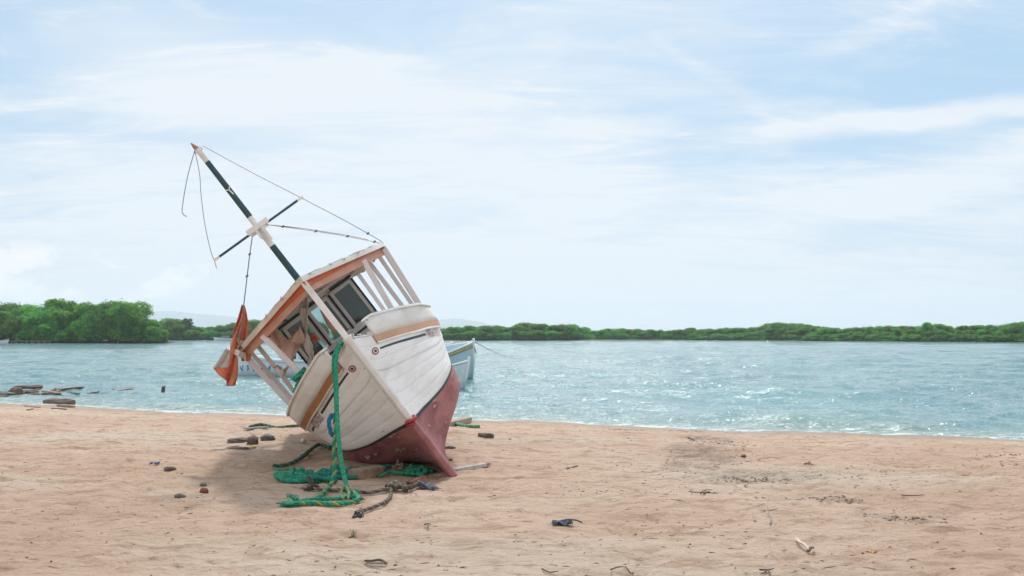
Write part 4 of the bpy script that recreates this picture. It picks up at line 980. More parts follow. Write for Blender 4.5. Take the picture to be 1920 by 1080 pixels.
# main green rope from the bow
e = empty('bow_rope', tuple(g(655, 940, 0)), 'thick green rope hanging from the bow of the beached boat down to the sand', 'rope'); eo = np.array(e.location)
def rp(P, name, mats=('green',), r=.022, mis=(0, 0, 0), pitch=.17, parent=e, org=eo, jit=0.0):
    mb = MB(); rope(mb, [np.array(p) - org for p in P], r, pitch, mis, 5, jit); return mb.build(name, list(mats), parent, True)
bowp = bw((-.09, -.06, 2.07))
rp([bowp + [0.02, -.02, .02], at(637, 648, bowp[1] - .12), at(631, 668, 11.4), at(630, 690, 11.32), at(631, 730, 11.22), at(632, 775, 11.1), at(634, 810, 11.0), at(638, 850, 10.82), at(645, 890, 10.62), at(651, 915, 10.5), g(657, 938, .05)], 'strand', ('green', 'teal'), .026, (0, 0, 0), .15)
rp([bowp + [-.03, -.04, 0], at(629, 660, 11.42), at(625, 675, 11.38), at(626, 700, 11.36), at(629, 740, 11.27), at(630, 790, 11.13)], 'bight', ('teal', 'green'), .020, (1, 1, 0), .15)
rp([at(627, 775, 11.12), at(629, 810, 11.05), at(626, 835, 11.0), at(627, 860, 10.95), at(627, 885, 10.9), at(622, 905, 10.8), g(614, 925, .05), g(600, 938, .03), g(590, 943, .03)], 'tail', ('green', 'yellow', 'teal'), .024, (0, 1, 2), .14)
rp([at(629, 778, 11.1), at(620, 780, 11.12), at(617, 793, 11.1), at(619, 806, 11.08), at(624, 818, 11.06)], 'blue_loop', ('bluefuzz',), .026, pitch=.2, jit=.002)
rp([at(632, 815, 10.98), at(634, 835, 10.9), at(637, 865, 10.8), at(645, 885, 10.65)], 'tan_cord', ('tanrope',), .011)
rp([g(660, 937, .07), g(672, 944, .04), g(640, 950, .03), g(610, 950, .03), g(580, 946, .03), g(560, 950, .03)], 'lying_end', ('green', 'yellow'), .026, (0, 0, 1), .17)
rp([g(655, 941, .05), g(625, 942, .04), g(600, 943, .03), g(575, 943, .03), g(560, 946, .03)], 'lying_end', ('green',), .022)
rp([g(643, 946, .05), g(640, 936, .08), g(647, 930, .10), g(654, 935, .09), g(653, 945, .05)], 'yellow_eye', ('yellow', 'green'), .016, (0, 0, 1), .08)
def fray(base, tip, n, spread, m, parent, org, r=.005, name='frayed_end'):
    mb = MB(); base, tip = np.array(base) - org, np.array(tip) - org
    for k in range(n):
        o = rng.normal(0, spread, 3) * [1, 1, .5]; b = base + rng.normal(0, .012, 3); t = tip + o; t[2] = max(t[2], base[2] - .03)
        mb.tube(spline([b, (b + t) / 2 + rng.normal(0, .012, 3), t], 6), [r, r, r, r, r * .8, r * .4], 3)
    return mb.build(name, m, parent, True)
fray(g(562, 948, .03), g(527, 951, .03), 46, .03, 'green', e, eo); fray(g(560, 947, .03), g(541, 938, .05), 26, .022, 'green', e, eo)
fray(g(655, 940, .06), g(677, 943, .02), 44, .03, 'teal', e, eo); fray(g(660, 940, .05), g(672, 934, .10), 16, .02, 'teal', e, eo)
# rope turns left inside the boat's left gunwale
kb = empty('rope_coil', tuple(bw((-.62, 1.3, 2.0))), 'bunch of green rope knotted over the left gunwale, behind the posts', 'rope'); ko = np.array(kb.location)
for k, (a, b, c) in enumerate([((572, 690), (560, 702), (549, 712)), ((577, 697), (566, 700), (552, 714)), ((570, 700), (560, 715), (552, 735)), ((574, 705), (563, 722), (550, 736)), ((566, 694), (576, 700), (570, 712)), ((555, 708), (563, 704), (572, 706))]):
    dd = float(bw((-.75, 1.2, 2.0))[1]) - .10 - .02 * k
    rp([at(*a, dd), at(*b, dd - .04), at(*c, dd)], 'turn', ('green',), .026, pitch=.14, parent=kb, org=ko)
# pile of green rope under the bow, left
def curl_path(c, rx, ry, n, hz_=.05, r=None):
    r = r or rng; P = []; a = r.uniform(0, 6.28); q = .7
    for i in range(n):
        a += r.uniform(.6, 1.3) * (1 if r.uniform() > .12 else -1); q = np.clip(q + r.normal(0, .3), .15, 1)
        x = c[0] + rx * q * math.cos(a); y = c[1] + ry * q * math.sin(a); P.append((x, y, sh(x, y) + .025 + abs(r.normal(0, hz_)) * (1.2 - q)))
    return P
def pile(name, px, py, rx, ry, loops, npts, label, m, r=.021, hz_=.06, seed=0):
    rr = np.random.default_rng(seed); c = g(px, py, 0); e_ = empty(name, tuple(c), label, 'rope')
    for k in range(loops):
        cc = c + np.array([rr.uniform(-.45, .45) * rx, rr.uniform(-.4, .4) * ry, 0])
        rp(curl_path(cc, rx * rr.uniform(.35, .7), ry * rr.uniform(.4, .8), npts, hz_, rr), 'loop', m, r, (0, 0, 1 if len(m) > 1 and k % 3 == 0 else 0), .15, e_, c)
    return e_
p1 = pile('rope_pile', 556, 901, .28, .30, 9, 13, 'tangled heap of bright green rope on the sand, left end', ('green', 'teal'), .026, .04, 5)
p2 = pile('rope_pile', 600, 903, .40, .36, 11, 14, 'tangled heap of teal green rope directly left of the hanging bow rope', ('teal', 'green'), .026, .045, 6)
p3 = pile('rope_pile', 640, 893, .22, .24, 6, 10, 'small dark green rope heap behind the hanging bow rope', ('teal', 'green'), .02, .05, 8)
p4 = pile('rope_pile', 783, 889, .24, .26, 8, 11, 'green rope tangle in the dark hollow under the bow', ('green', 'teal'), .024, .03, 9)
p5 = pile('rope_pile', 752, 882, .14, .14, 4, 9, 'tan and grey rope tangle under the bow, left of the green one', ('tanrope', 'darkrope'), .016, .05, 10)
rope_obj([g(712, 897, .02), g(730, 893, .05), g(748, 893, .03), g(770, 893, .03)], 'short green rope running right from the wooden block under the bow', .02, mats=('green',))
rope_obj([g(706, 882, .05), g(718, 885, .06), g(732, 884, .05)], 'teal rope stub behind the right end of the wooden block', .03, mats=('teal',))
rope_obj([g(655, 884, .03), g(672, 878, .03), g(690, 880, .04), g(708, 884, .03)], 'thin green rope passing behind the wooden block', .014, mats=('green',))
rope_obj([g(512, 880, .02), g(530, 884, .02), g(552, 884, .03), g(575, 888, .03)], 'thin bright green rope tail at the left of the green heap', .014, mats=('green',))
rope_obj([g(512, 878, .03), g(540, 875, .03), g(565, 864, .04), g(580, 852, .05), g(598, 846, .05), g(618, 842, .04), g(634, 838, .03)], 'dirty dark green rope curving from the heap to under the hull', .026, mats=('greygreen', 'green'), mis=(0, 0, 1))
rope_obj([g(468, 802, .02), g(490, 799, .03), g(520, 803, .02), g(545, 801, .02), g(575, 800, .02), g(600, 800, .02)], 'dirty green rope on the sand left of the hull, near the water', .03, mats=('greygreen', 'green', 'darkrope'), mis=(0, 1, 2))
rope_obj([g(818, 797, .03), g(845, 797, .03), g(870, 800, .03), g(898, 803, .03)], 'green and yellow rope lying on the sand right of the hull', .036, mats=('green', 'yellow'), mis=(0, 0, 1), pitch=.22)
e2 = empty('old_rope', tuple(g(700, 920, 0)), 'long dark brown weathered rope lying in front of the bow with knots', 'rope'); e2o = np.array(e2.location)
rp([g(578, 918, .05), g(590, 922, .04), g(620, 924, .03), g(655, 924, .03), g(690, 929, .03), g(715, 926, .04), g(735, 921, .04)], 'rope_length', ('darkrope', 'tanrope'), .020, (0, 0, 1), .15, e2, e2o)
rp([g(730, 921, .06), g(745, 920, .06), g(765, 922, .05), g(785, 917, .05), g(800, 915, .05)], 'rope_length', ('greygreen', 'darkrope'), .026, (0, 1, 1), .15, e2, e2o)
rp([g(726, 920, .06), g(740, 917, .07), g(752, 921, .05)], 'knot', ('tanrope', 'darkrope'), .03, (0, 0, 1), .09, e2, e2o)
rp([g(738, 923, .05), g(755, 919, .05), g(762, 923, .03)], 'knot', ('darkrope',), .035, (0, 0, 0), .09, e2, e2o)
rp([g(762, 911, .03), g(775, 908, .04), g(788, 912, .04), g(800, 918, .03)], 'rope_length', ('darkrope', 'tanrope'), .02, (0, 0, 1), .15, e2, e2o)
fray(g(785, 914, .04), g(816, 920, .02), 46, .03, 'cloth', e2, e2o, .006); fray(g(595, 921, .05), g(572, 921, .02), 30, .03, 'darkrope', e2, e2o, .006); fray(g(588, 917, .06), g(577, 908, .10), 14, .012, 'darkrope', e2, e2o, .006)
fray(g(770, 912, .04), g(800, 905, .06), 14, .03, mat('salmon_thread', (.5, .22, .16)), e2, e2o, .005)
e3 = empty('old_rope', tuple(g(690, 955, 0)), 'short dark rope branch curling toward the camera with a frayed black end', 'rope'); e3o = np.array(e3.location)
rp([g(733, 926, .05), g(732, 936, .03), g(722, 946, .03), g(705, 955, .03), g(685, 962, .03), g(668, 967, .03)], 'rope_length', ('darkrope', 'tanrope'), .020, (0, 0, 1), .13, e3, e3o)
fray(g(676, 964, .03), g(664, 972, .01), 30, .02, 'black', e3, e3o, .006); fray(g(676, 966, .03), g(678, 971, .01), 16, .012, 'black', e3, e3o, .006)

# ------------------------------------------------------------------ stones, timber and litter on the sand
def rock(px, py, w, h, d, label, m='rock', seed=0, name='stone', sq=0.0, rz=0.0, sink=.25, cat='stone', zc=None, px_pos=None):
    r = np.random.default_rng(seed); n1, n2 = 9, 14; V = []; F_ = []
    ph = r.uniform(0, 6, 6)
    for i in range(n1):
        t = math.pi * i / (n1 - 1)
        for k in range(n2):
            a = 2 * math.pi * k / n2; x, y, z = math.sin(t) * math.cos(a), math.sin(t) * math.sin(a), math.cos(t)
            if sq: q = max(abs(x), abs(y), abs(z)); x, y, z = [c * (1 - sq) + (c / q * .85) * sq for c in (x, y, z)]
            f = 1 + .13 * math.sin(3 * x + ph[0]) * math.cos(3 * y + ph[1]) + .09 * math.sin(6 * z + 5 * x + ph[2]) + .04 * math.sin(11 * y + 9 * x + ph[3])
            V.append((x * f * w / 2, y * f * d / 2, z * f * h / 2))
    for i in range(n1 - 1):
        for k in range(n2): F_.append((i * n2 + k, (i + 1) * n2 + k, (i + 1) * n2 + (k + 1) % n2, i * n2 + (k + 1) % n2))
    mb = MB(); mb.add([(v[0], v[1], v[2] + h * (.5 - sink)) for v in V], F_); o = mb.build(name, m, None, sq < .3)
    p = g(px, py, 0) if zc is None else np.array(zc); o.location = tuple(p); o.rotation_euler = (0, 0, rz); o['label'] = label; o['category'] = cat; return o
rock(911, 822, .30, .16, .22, 'angular brown rock standing alone on the sand right of the hull', 'rock', 1, sq=.5)
rock(318, 889, .155, .065, .11, 'flat brown stone farthest from the boat of the four small stones on the left', 'rock', 2)
rock(381, 911, .085, .05, .08, 'dull grey-brown pebble touching the back of the red stone', 'greyrock', 3)
rock(383, 920, .10, .075, .09, 'rusty red stone lying on the sand left of the boat', 'redrock', 4)
rock(336, 934, .115, .065, .09, 'smooth grey-brown stone nearest the camera on the left', 'greyrock', 5)
rock(447, 829, .36, .10, .22, 'flat grey slab behind, in the group of stones left of the hull', 'greyrock', 6, sq=.5)
rock(446, 841, .40, .12, .24, 'low rounded grey stone at the front of the group left of the hull', 'greyrock', 7, sq=.3)
rock(474, 833, .20, .17, .2, 'upright brown stone in the middle of the group left of the hull', 'rock', 8, sq=.5)
rock(502, 826, .26, .13, .2, 'dark grey stone at the right end of the group left of the hull', 'greyrock', 9, sq=.5)
rock(474, 842, .11, .05, .08, 'small yellow lump at the foot of the stone group', 'boatyellow', 10, name='yellow_lump', cat='litter')
rock(569, 830, .09, .07, .08, 'small pale pebble on the sand close to the hull on its left', 'shell', 11)
rock(956, 824, .055, .045, .05, 'small white pebble on the sand right of the brown rock', 'shell', 12)
rock(1178, 822, .05, .05, .05, 'small white and dark pebble on the beach near the shoreline at centre right', 'shell', 13)
rock(844, 841, .18, .05, .14, 'flat dark stone beside the red hull on its right', 'greyrock', 14)
rock(845, 863, .06, .03, .05, 'tiny reddish clod just right of the red bow', 'redrock', 15)
rock(1394, 857, .08, .04, .06, 'small dark red clod between the two ash stains', 'redrock', 16)
def weed(px, py, wx, wy, n, m, label, seed):
    r = np.random.default_rng(seed); c = g(px, py, 0); mb = MB()
    for k in range(n):
        q = r.normal(0, .5, 2); x, y = q[0] * wx, q[1] * wy; a = r.normal(0, .9); L_ = r.uniform(.012, .075); z = sh(c[0] + x, c[1] + y) - c[2]; w = r.uniform(.003, .010)
        ca, sa = math.cos(a), math.sin(a); P = []
        for t, zz, ww in ((-.5, .0, .3), (-.1, r.uniform(.003, .014), 1), (.5, .0, .3)):
            for q_ in (-1, 0, 1): X_, Y_ = t * L_, q_ * w * ww + .2 * L_ * (.25 - t * t); P.append((x + X_ * ca - Y_ * sa, y + X_ * sa + Y_ * ca, z + zz * (1 if q_ == 0 else .3) + .002))
        mb.add(P, [(0, 3, 4, 1), (1, 4, 5, 2), (3, 6, 7, 4), (4, 7, 8, 5)])
    o = mb.build('weed_clump', m); o.location = tuple(c); o['label'] = label; o['category'] = 'weed'; return o
M['weed'] = mat('dried_weed', (.17, .10, .07), (.08, .055, .045), 14, .95)
weed(1177, 806, .55, .16, 60, 'weed', 'low clump of dark dried weed at the shoreline edge near centre', 17)
weed(1290, 808, .75, .2, 70, 'weed', 'flat brown spread of dried weed at the head of the ash stain', 18)
weed(1884, 854, .35, .12, 50, 'weed', 'dark red-brown tuft of weed near the right edge of the beach', 19)
weed(1690, 972, .32, .12, 36, 'weed', 'thin dark dried weed patch in the right foreground sand', 20)
weed(1320, 925, .16, .08, 30, 'weed', 'small reddish weed tangle lying over the twigs between the ash stains', 21)
weed(1345, 830, .5, .5, 90, 'weed', 'scattered blackened weed inside the upper ash stain', 22)
weed(1415, 900, .5, .2, 70, 'weed', 'blackened weed along the lower ash stain', 23)
weed(1540, 936, .5, .14, 60, 'weed', 'dark weed line on the sand between the husk and the shoreline', 24)
weed(1880, 870, .5, .3, 40, 'weed', 'loose dark weed shreds below the tuft at the right edge', 26)
# timber
def plank(pa, pb, w, t, m, label, name='plank', h=0.03, seed=0, cat='plank', za=None, zb=None, ends=True, tip=None, water=False):
    r = np.random.default_rng(seed)
    gp = (lambda px, py, dz: on_plane(px, py, WATER_Z) + [0, 0, dz]) if water else g
    A = gp(*pa, h if za is None else za); B = gp(*pb, h if zb is None else zb); c = (A + B) / 2
    d = B - A; L_ = np.linalg.norm(d); d /= L_; u = np.cross(d, [0, 0, 1]); u /= np.linalg.norm(u); v = np.cross(u, d); rows = []
    ph = r.uniform(0, 6)
    for i in range(8):
        q = A - c + d * L_ * i / 7; k = 1 + .08 * math.sin(i * 1.9 + ph) - (.25 if i in (0, 7) else 0); bnd = .003 * math.sin(i * .7 + ph)
        rows.append([q + u * x * w / 2 * k + v * (y * t / 2 * k + bnd) for x, y in ((-1, -.8), (1, -1), (1.02, .75), (.5, 1), (-.6, .95), (-1, .7))])
    n = 6
    if name == 'log':
        n = 10; rows = []; ph2 = r.uniform(0, 6, 4)
        for i in range(8):
            q = A - c + d * (L_ * (i / 7 + (.03 * math.sin(ph + i) if 0 < i < 7 else 0))); k = 1 + .10 * math.sin(i * 1.7 + ph) - (.18 if i in (0, 7) else 0)
            rows.append([q + (u * math.cos(a) * w / 2 + v * math.sin(a) * t / 2) * k * (1 + .12 * math.sin(2 * a + ph2[0] + i * .4) + .07 * math.sin(5 * a + ph2[1] + i * .9)) for a in [2 * math.pi * j / 10 for j in range(10)]])
    R0 = np.array(rows); mb = MB()
    V = R0.reshape(-1, 3); Fs = [(i * n + k, i * n + (k + 1) % n, (i + 1) * n + (k + 1) % n, (i + 1) * n + k) for i in range(7) for k in range(n)]
    Fs += [tuple(range(n))[::-1], tuple(7 * n + k for k in range(n))]
    mis = [0] * len(Fs)
    if tip: mis = [1 if (f[0] // n) >= 6 else 0 for f in Fs[:-2]] + [0, 1]
    mb.v = [tuple(x) for x in V]; mb.f = Fs; mb.mi = mis
    o = mb.build(name, [m] + ([tip] if tip else [])); o.location = tuple(c); o['label'] = label; o['category'] = cat; return o
plank((850, 884), (917, 874), .075, .04, mat('worn_white_board', (.58, .57, .56), (.34, .31, .29), 7, .85, .6, 20, (.5, 3, 3), (.16, .13, .11), .60, 6), 'old white painted plank with a red end, by the foot of the bow', seed=1, tip='red', za=.02, zb=.03)
plank((662, 899), (712, 888), .20, .13, 'driftwood', 'bleached squared block of driftwood between the rope heaps under the bow', 'timber_block', .06, 2, 'timber')
plank((461, 807), (500, 803), .16, .025, 'deck', 'flat slate-grey board under the rope end, left of the hull by the water', seed=3)
plank((394, 847), (450, 845), .02, .015, 'shell', 'thin pale stick in front of the stone group left of the hull', 'stick', .02, 4, 'stick')
plank((497, 840), (515, 845), .03, .015, 'shell', 'short whitish chip right of the stone group left of the hull', 'stick', .015, 5, 'stick')
plank((560, 856), (572, 851), .03, .02, 'shell', 'small pale splinter beside the dirty green rope', 'stick', .02, 6, 'stick')
plank((835, 799), (879, 789), .22, .12, 'greytwig', 'weathered grey timber half in the water just behind the hull on the right', 'timber_block', .04, 7, 'timber')
plank((1062, 908 - 28), (1083, 903 - 28), .02, .012, 'twig', 'small dark twig on open sand at centre', 'stick', .012, 8, 'stick')
plank((86, 757), (137, 760), .26, .20, 'oldlog', 'short thick brown log at the waterline on the left', 'log', .09, 9, 'log')
plank((108, 763), (139, 765), .10, .06, 'driftwood', 'pale broken board leaning on the short thick log', 'plank', .04, 10)
plank((0, 752), (64, 757), .06, .03, 'rust', 'long dark reddish stick on the sand at the far left edge', 'stick', .02, 11, 'stick')
plank((48, 762), (74, 764), .10, .03, mat('brick_red', (.42, .16, .10)), 'flat brick-red board piece on the sand at the left', 'plank', .02, 12)
plank((96, 767), (125, 768), .05, .03, 'twig', 'dark stick lying in front of the thick log', 'stick', .02, 13, 'stick')
plank((50, 770), (62, 768), .05, .02, 'twig', 'tiny dark stick by the brick-red piece', 'stick', .02, 14, 'stick')
W = dict(water=True)
for k, (px, py, w, h, m, lb) in enumerate(((4, 748, .5, .16, 'greyrock', 'low grey rock at the left frame edge in the timber heap'), (40, 747, .4, .16, 'wetlog', 'dark rounded rock under the pale cut log end'), (60, 740, .6, .2, 'oldlog', 'brown rock wedged under the top log of the timber heap'), (90, 740, .45, .14, 'rock', 'brown rock at the right end of the timber heap'), (101, 735, .5, .12, 'wetlog', 'mossy rock joining the floating log to the timber heap'), (76, 747, .3, .09, 'greyrock', 'small grey rock awash nearest the beach below the timber heap'), (14, 739, .5, .14, 'wetlog', 'dark rock behind the log end at the left frame edge'), (116, 743, .35, .07, 'wetlog', 'flat dark rock barely awash right of the grey sloping board'))):
    rock(px, py, w, h, w * .7, lb, m, 40 + k, sq=.3, zc=on_plane(px, py, WATER_Z))
plank((0, 743), (20, 745), .5, .22, 'wetlog', 'dark log end at the left frame edge in the heap of waterlogged timber', 'log', .06, 15, 'log', **W)
plank((21, 742), (38, 744), .30, .34, 'oldlog', 'pale-faced cut log end standing in the heap of waterlogged timber', 'log', .12, 16, 'log', **W)
plank((26, 735), (80, 734), .30, .14, 'oldlog', 'long brown log on top of the heap of waterlogged timber', 'log', .17, 17, 'log', **W)
plank((46, 739), (76, 736), .10, .05, 'driftwood', 'pale plank lying across the waterlogged timber heap', 'plank', .12, 18, **W)
plank((50, 744), (69, 744), .22, .13, 'greyrock', 'grey mottled stone in front of the waterlogged timber heap', 'stone', .05, 19, 'stone', **W)
plank((69, 743), (79, 741), .2, .13, 'wetlog', 'short black-green log stub at the right foot of the timber heap', 'log', .05, 20, 'log', **W)
plank((83, 736), (110, 741), .26, .08, 'driftwood', 'greyish flat board sloping into the water right of the timber heap', 'plank', .06, 21, **W)
plank((10, 749), (34, 748), .20, .10, 'wetlog', 'low wet board at the near edge of the timber heap', 'plank', .02, 22, **W)
plank((104, 733), (154, 729), .24, .13, 'wetlog', 'long mossy log floating beyond the timber heap', 'log', .05, 23, 'log', **W)
plank((129, 738), (147, 741), .12, .07, 'wetlog', 'dark stick floating nearer of the two right of the timber heap', 'stick', .04, 24, 'stick', **W)
plank((163, 740), (184, 736), .10, .07, 'wetlog', 'dark stick floating farther right of the timber heap, tilted up', 'stick', .03, 25, 'stick', **W)
plank((212, 731), (250, 729), .25, .08, 'wetlog', 'barely awash mossy log farther out in the water', 'log', .0, 26, 'log', **W)
p = on_plane(305, 731, WATER_Z); mb = MB(); mb.hexa([(-.07, -.05, -.3), (.05, -.05, -.3), (.05, .05, -.3), (-.07, .05, -.3), (-.02, -.05, .12), (.09, -.05, .15), (.09, .05, .15), (-.02, .05, .12)])
o = mb.build('stump_post', 'wetlog'); o.location = tuple(p); o['label'] = 'dark square stub of a post leaning out of the water left of the boat'; o['category'] = 'post'

# small litter in the foreground
def strip(pts, w, m, label, name, cat, z=.02, curl=.015):
    P = spline([g(*q, z) for q in pts], 12); c = P[0].copy(); rows = []
    for i, q in enumerate(P):
        t = i / 11; ww = w * math.sin(math.pi * (.08 + .88 * t)) ** .6; d = P[min(i + 1, 11)] - P[max(i - 1, 0)]; d /= np.linalg.norm(d); u = np.cross(d, [0, 0, 1]); u /= np.linalg.norm(u)
        rows.append([q - c + u * ww * x + np.array([0, 0, curl * (x * x * 4 - .5) + .02 * math.sin(t * 3)]) for x in (-.5, -.2, .2, .5)])
    o = MB().grid(np.array(rows), thick=.004).build(name, m, None, True); o.location = tuple(c); o['label'] = label; o['category'] = cat; return o
strip([(1491, 1012), (1499, 1022), (1508, 1031), (1518, 1040)], .028, 'husk', 'pale curved palm husk lying on the sand in the right foreground', 'palm_husk', 'husk', .025)
strip([(1513, 1038), (1518, 1040), (1525, 1033)], .022, 'twig', 'dark broken stem at the lower tip of the pale palm husk', 'stem', 'stem', .02)
strip([(684, 1055), (696, 1060), (712, 1059), (724, 1062)], .022, 'twig', 'small curled dark seed pod at the bottom edge left of centre', 'seed_pod', 'seed pod', .015)
strip([(686, 1057), (700, 1063), (716, 1063), (726, 1058)], .012, 'greytwig', 'pale thin tendril looped under the dark seed pod', 'tendril', 'twig', .01)
c_ = g(1060, 985, 0); sc_ = empty('cloth_scrap', tuple(c_), 'crumpled dark blue cloth scrap on open sand in the centre foreground', 'cloth')
for k in range(3):
    r = np.random.default_rng(60 + k); Pq = [[((u - .5) * .17 + k * .03 - .03, (t - .5) * .12 + .02 * k, .012 + .03 * abs(math.sin(u * 5 + t * 7 + k * 2)) + .008 * r.normal()) for u in np.linspace(0, 1, 7)] for t in np.linspace(0, 1, 5)]
    MB().grid(np.array(Pq) * (1 - .22 * k), thick=.004).build('fold', 'cloth', sc_, False)
mb = MB(); mb.tube(spline([(-.12, .02, .02), (-.07, .0, .03), (.0, .01, .05), (.1, .03, .04), (.15, .02, .02)], 12), .007, 4); mb.build('drawstring', 'black', sc_)
c_ = g(290, 872, 0); o = MB().grid([[((u - .5) * .11, (t - .5) * .09, .01 + .03 * abs(math.sin(u * 6 + t * 5))) for u in np.linspace(0, 1, 6)] for t in np.linspace(0, 1, 4)], thick=.003).build('plastic_scrap', 'scrap'); o.location = tuple(c_); o['label'] = 'tiny crumpled blue plastic scrap left of the brown stone'; o['category'] = 'litter'
def branch(px, py, pts, m, label, r=.008, name='branch'):
    c = g(px, py, .012); mb = MB()
    for line in pts: mb.tube(spline([g(px + a, py + b, .015) - c for a, b in line], 8), [r, r, r * .9, r * .9, r * .8, r * .7, r * .5, r * .3], 4)
    o = mb.build(name, m, None, True); o.location = tuple(c); o['label'] = label; o['category'] = 'twig'; return o
branch(1440, 960, [[(4, 26), (6, 15), (1, 4), (0, -4), (-10, -10), (-22, -15)], [(1, 0), (10, -5), (18, -6)], [(0, -3), (-12, 0), (-20, -1)]], 'greytwig', 'forked bleached branch on the sand above the palm husk', .007)
branch(1440, 1074, [[(-16, 3), (0, -2), (12, -4)], [(0, -2), (4, 6), (2, 10)], [(-2, -1), (-8, 2), (-14, 6)]], 'twig', 'dark forked twig at the bottom edge right of centre', .007)
branch(1325, 925, [[(-12, 2), (-2, -3), (10, -4)], [(-6, 3), (4, 0), (12, 3)]], 'twig', 'small tangle of reddish twigs between the ash stains', .008)
branch(1410, 903, [[(-14, 8), (0, 3), (12, 5)], [(-30, -6), (-12, 0), (4, 6)]], 'greytwig', 'grey broken twigs along the lower edge of the ash stain', .006)
branch(1515, 870, [[(-8, 2), (2, 0), (10, 4)], [(0, 0), (4, -5)]], 'twig', 'little dark twigs on the sand right of the ash stain', .007)
branch(1710, 862 + 70, [[(-20, 4), (0, 0), (24, -2)]], 'twig', 'thin straight dark stick in the sand on the right', .006)
branch(1300, 826, [[(-10, -3), (0, 0), (12, 4)]], 'greyrock', 'dark slate-coloured splinter inside the upper ash stain', .013, 'splinter')
branch(1030, 1073, [[(-14, -3), (0, 0), (18, 2)]], 'twig', 'thin brown stick at the bottom edge right of centre', .006)
branch(1185, 1066, [[(-12, 4), (0, 0), (14, -6)], [(-40, 6), (-26, 4), (-12, 4)]], 'twig', 'long bent twig near the bottom edge at centre', .006)
branch(660, 1000, [[(-6, 3), (0, 0), (8, 1)], [(0, 0), (-3, -5)], [(2, 1), (7, 6)]], mat('olive_sprig', (.16, .15, .04)), 'tiny olive green sprig on the sand below the dark rope', .007, 'sprig')
branch(803, 990, [[(-8, -2), (0, 0), (6, -3)], [(0, 0), (-1, 5)]], mat('olive_sprig2', (.16, .15, .05)), 'tiny olive sprig on open sand right of the dark rope end', .007, 'sprig')
for px, py, m, lb in ((1632, 1037, 'leafyellow', 'small yellow flower petals in the right foreground sand'), (1811, 893, 'orange', 'tiny orange scrap on the sand on the far right')):
    c_ = g(px, py, 0); mb = MB()
    for k in range(4): a = k * 1.6; mb.add([(0, 0, .008), (.035 * math.cos(a - .4), .035 * math.sin(a - .4), .018), (.06 * math.cos(a), .06 * math.sin(a), .012), (.035 * math.cos(a + .4), .035 * math.sin(a + .4), .02)], [(0, 1, 2, 3)])
    o = mb.build('petals' if m != 'orange' else 'orange_scrap', m); o.location = tuple(c_); o['label'] = lb; o['category'] = 'petals' if m != 'orange' else 'litter'

# beach litter too small to pick apart: straws, husk bits, shell chips
def litter(name, n, m, lw, seed, dens=None, flat=.3):
    r = np.random.default_rng(seed); mb = MB(); k = 0
    while k < n:
        y = 6.8 * math.exp(r.uniform(0, math.log(26 / 6.8))); x = r.uniform(-.56, .56) * y
        if y > shoreline(x) - .3: continue
        if dens is not None and r.uniform() > dens(x, y): continue
        k += 1; z = sh(x, y); L_ = lw[0] * math.exp(r.normal(0, .5)); w = lw[1] * r.uniform(.6, 1.5); a = r.normal(0, .8); ca, sa = math.cos(a), math.sin(a); b = r.uniform(-.5, .5); h = w * .8
        pts = []
        for t, wt in ((-.5, .4), (0, 1), (.5, .3)):
            cx, cy = t * L_, b * L_ * (.25 - t * t)
            for q, zz in ((-1, 0), (0, h), (1, 0)): X_, Y_ = cx, cy + q * w * wt * .5; pts.append((x + X_ * ca - Y_ * sa, y + X_ * sa + Y_ * ca, z + zz * wt + .002))
        mb.add(pts, [(0, 3, 4, 1), (1, 4, 5, 2), (3, 6, 7, 4), (4, 7, 8, 5)])
    o = mb.build(name, m); o['kind'] = 'stuff'; return o
cl = lambda x, y: .25 + .75 * float(smooth(-.05, .3, perlin(np.array(x * .5 + 4), np.array(y * .7))))
litter('dried_straw', 900, 'twig', (.042, .005), 31, cl)
litter('weed_shreds', 260, 'rust', (.025, .010), 33, cl)
litter('bark_chips', 500, 'greytwig', (.020, .008), 34, cl)
litter('shell_chips', 300, 'shell', (.010, .008), 35)
sx = lambda x, y: max(math.exp(-(((x - s[0]) / s[2]) ** 2 + ((y - s[1]) / s[3]) ** 2) * .8) * s[4] for s in STAINS)
litter('charcoal_bits', 240, 'twig', (.028, .009), 36, sx)

# ------------------------------------------------------------------ moored boats behind
def skiff(name, label, loc, rz, roll, Lh, W_, D, mat_out, mat_in, rail, stripe=None, pitch=0.0):
    b = empty(name, loc, label, 'boat'); b.rotation_euler = Euler((roll, pitch, rz))
    R0 = np.array(small_hull(Lh, W_, D)); h = MB(); h.grid(R0[:, ::-1]); h.add([tuple(p) for p in R0[0]], [tuple(range(7))]); h.build('hull', mat_out, b, True)
    inner = R0 * np.array([.985, .93, 1]) + np.array([0, 0, .03]); inner[..., 2] = np.minimum(inner[..., 2], R0[:, :1, 2] - .01); MB().grid(inner).build('lining', mat_in, b, True)
    for sde in (0, 6):
        E = R0[:, sde]; q = MB(); q.tube([tuple(p) for p in E], .05, 6); q.build('gunwale', rail, b, True)
    if stripe:
        for (sde, s2) in ((0, 1), (6, 5)):
            P = np.array([[R0[i, sde] * (1 - t) + R0[i, s2] * t + np.array([0, (-.03 if sde == 0 else .03), 0]) for t in (.08, .2)] for i in range(15)]); MB().grid(P, thick=.02).build('stripe', stripe, b, True)
    q = MB(); e_ = R0[-1]; q.tube([tuple(e_[3] + [0, 0, 0]), tuple((e_[3] + e_[0]) / 2 + [.05, 0, 0]), tuple((e_[0] + e_[6]) / 2 + [.05, 0, .16])], .06, 6); q.build('stem', rail, b, True)
    for t in (4, 8, 11):
        c = R0[t]; q = MB(); q.box(((c[0][0]), 0, c[0][2] - .18), (.13, abs(c[0][1]) * .93, .02)); q.build('thwart', mat_in, b)
    return b, R0
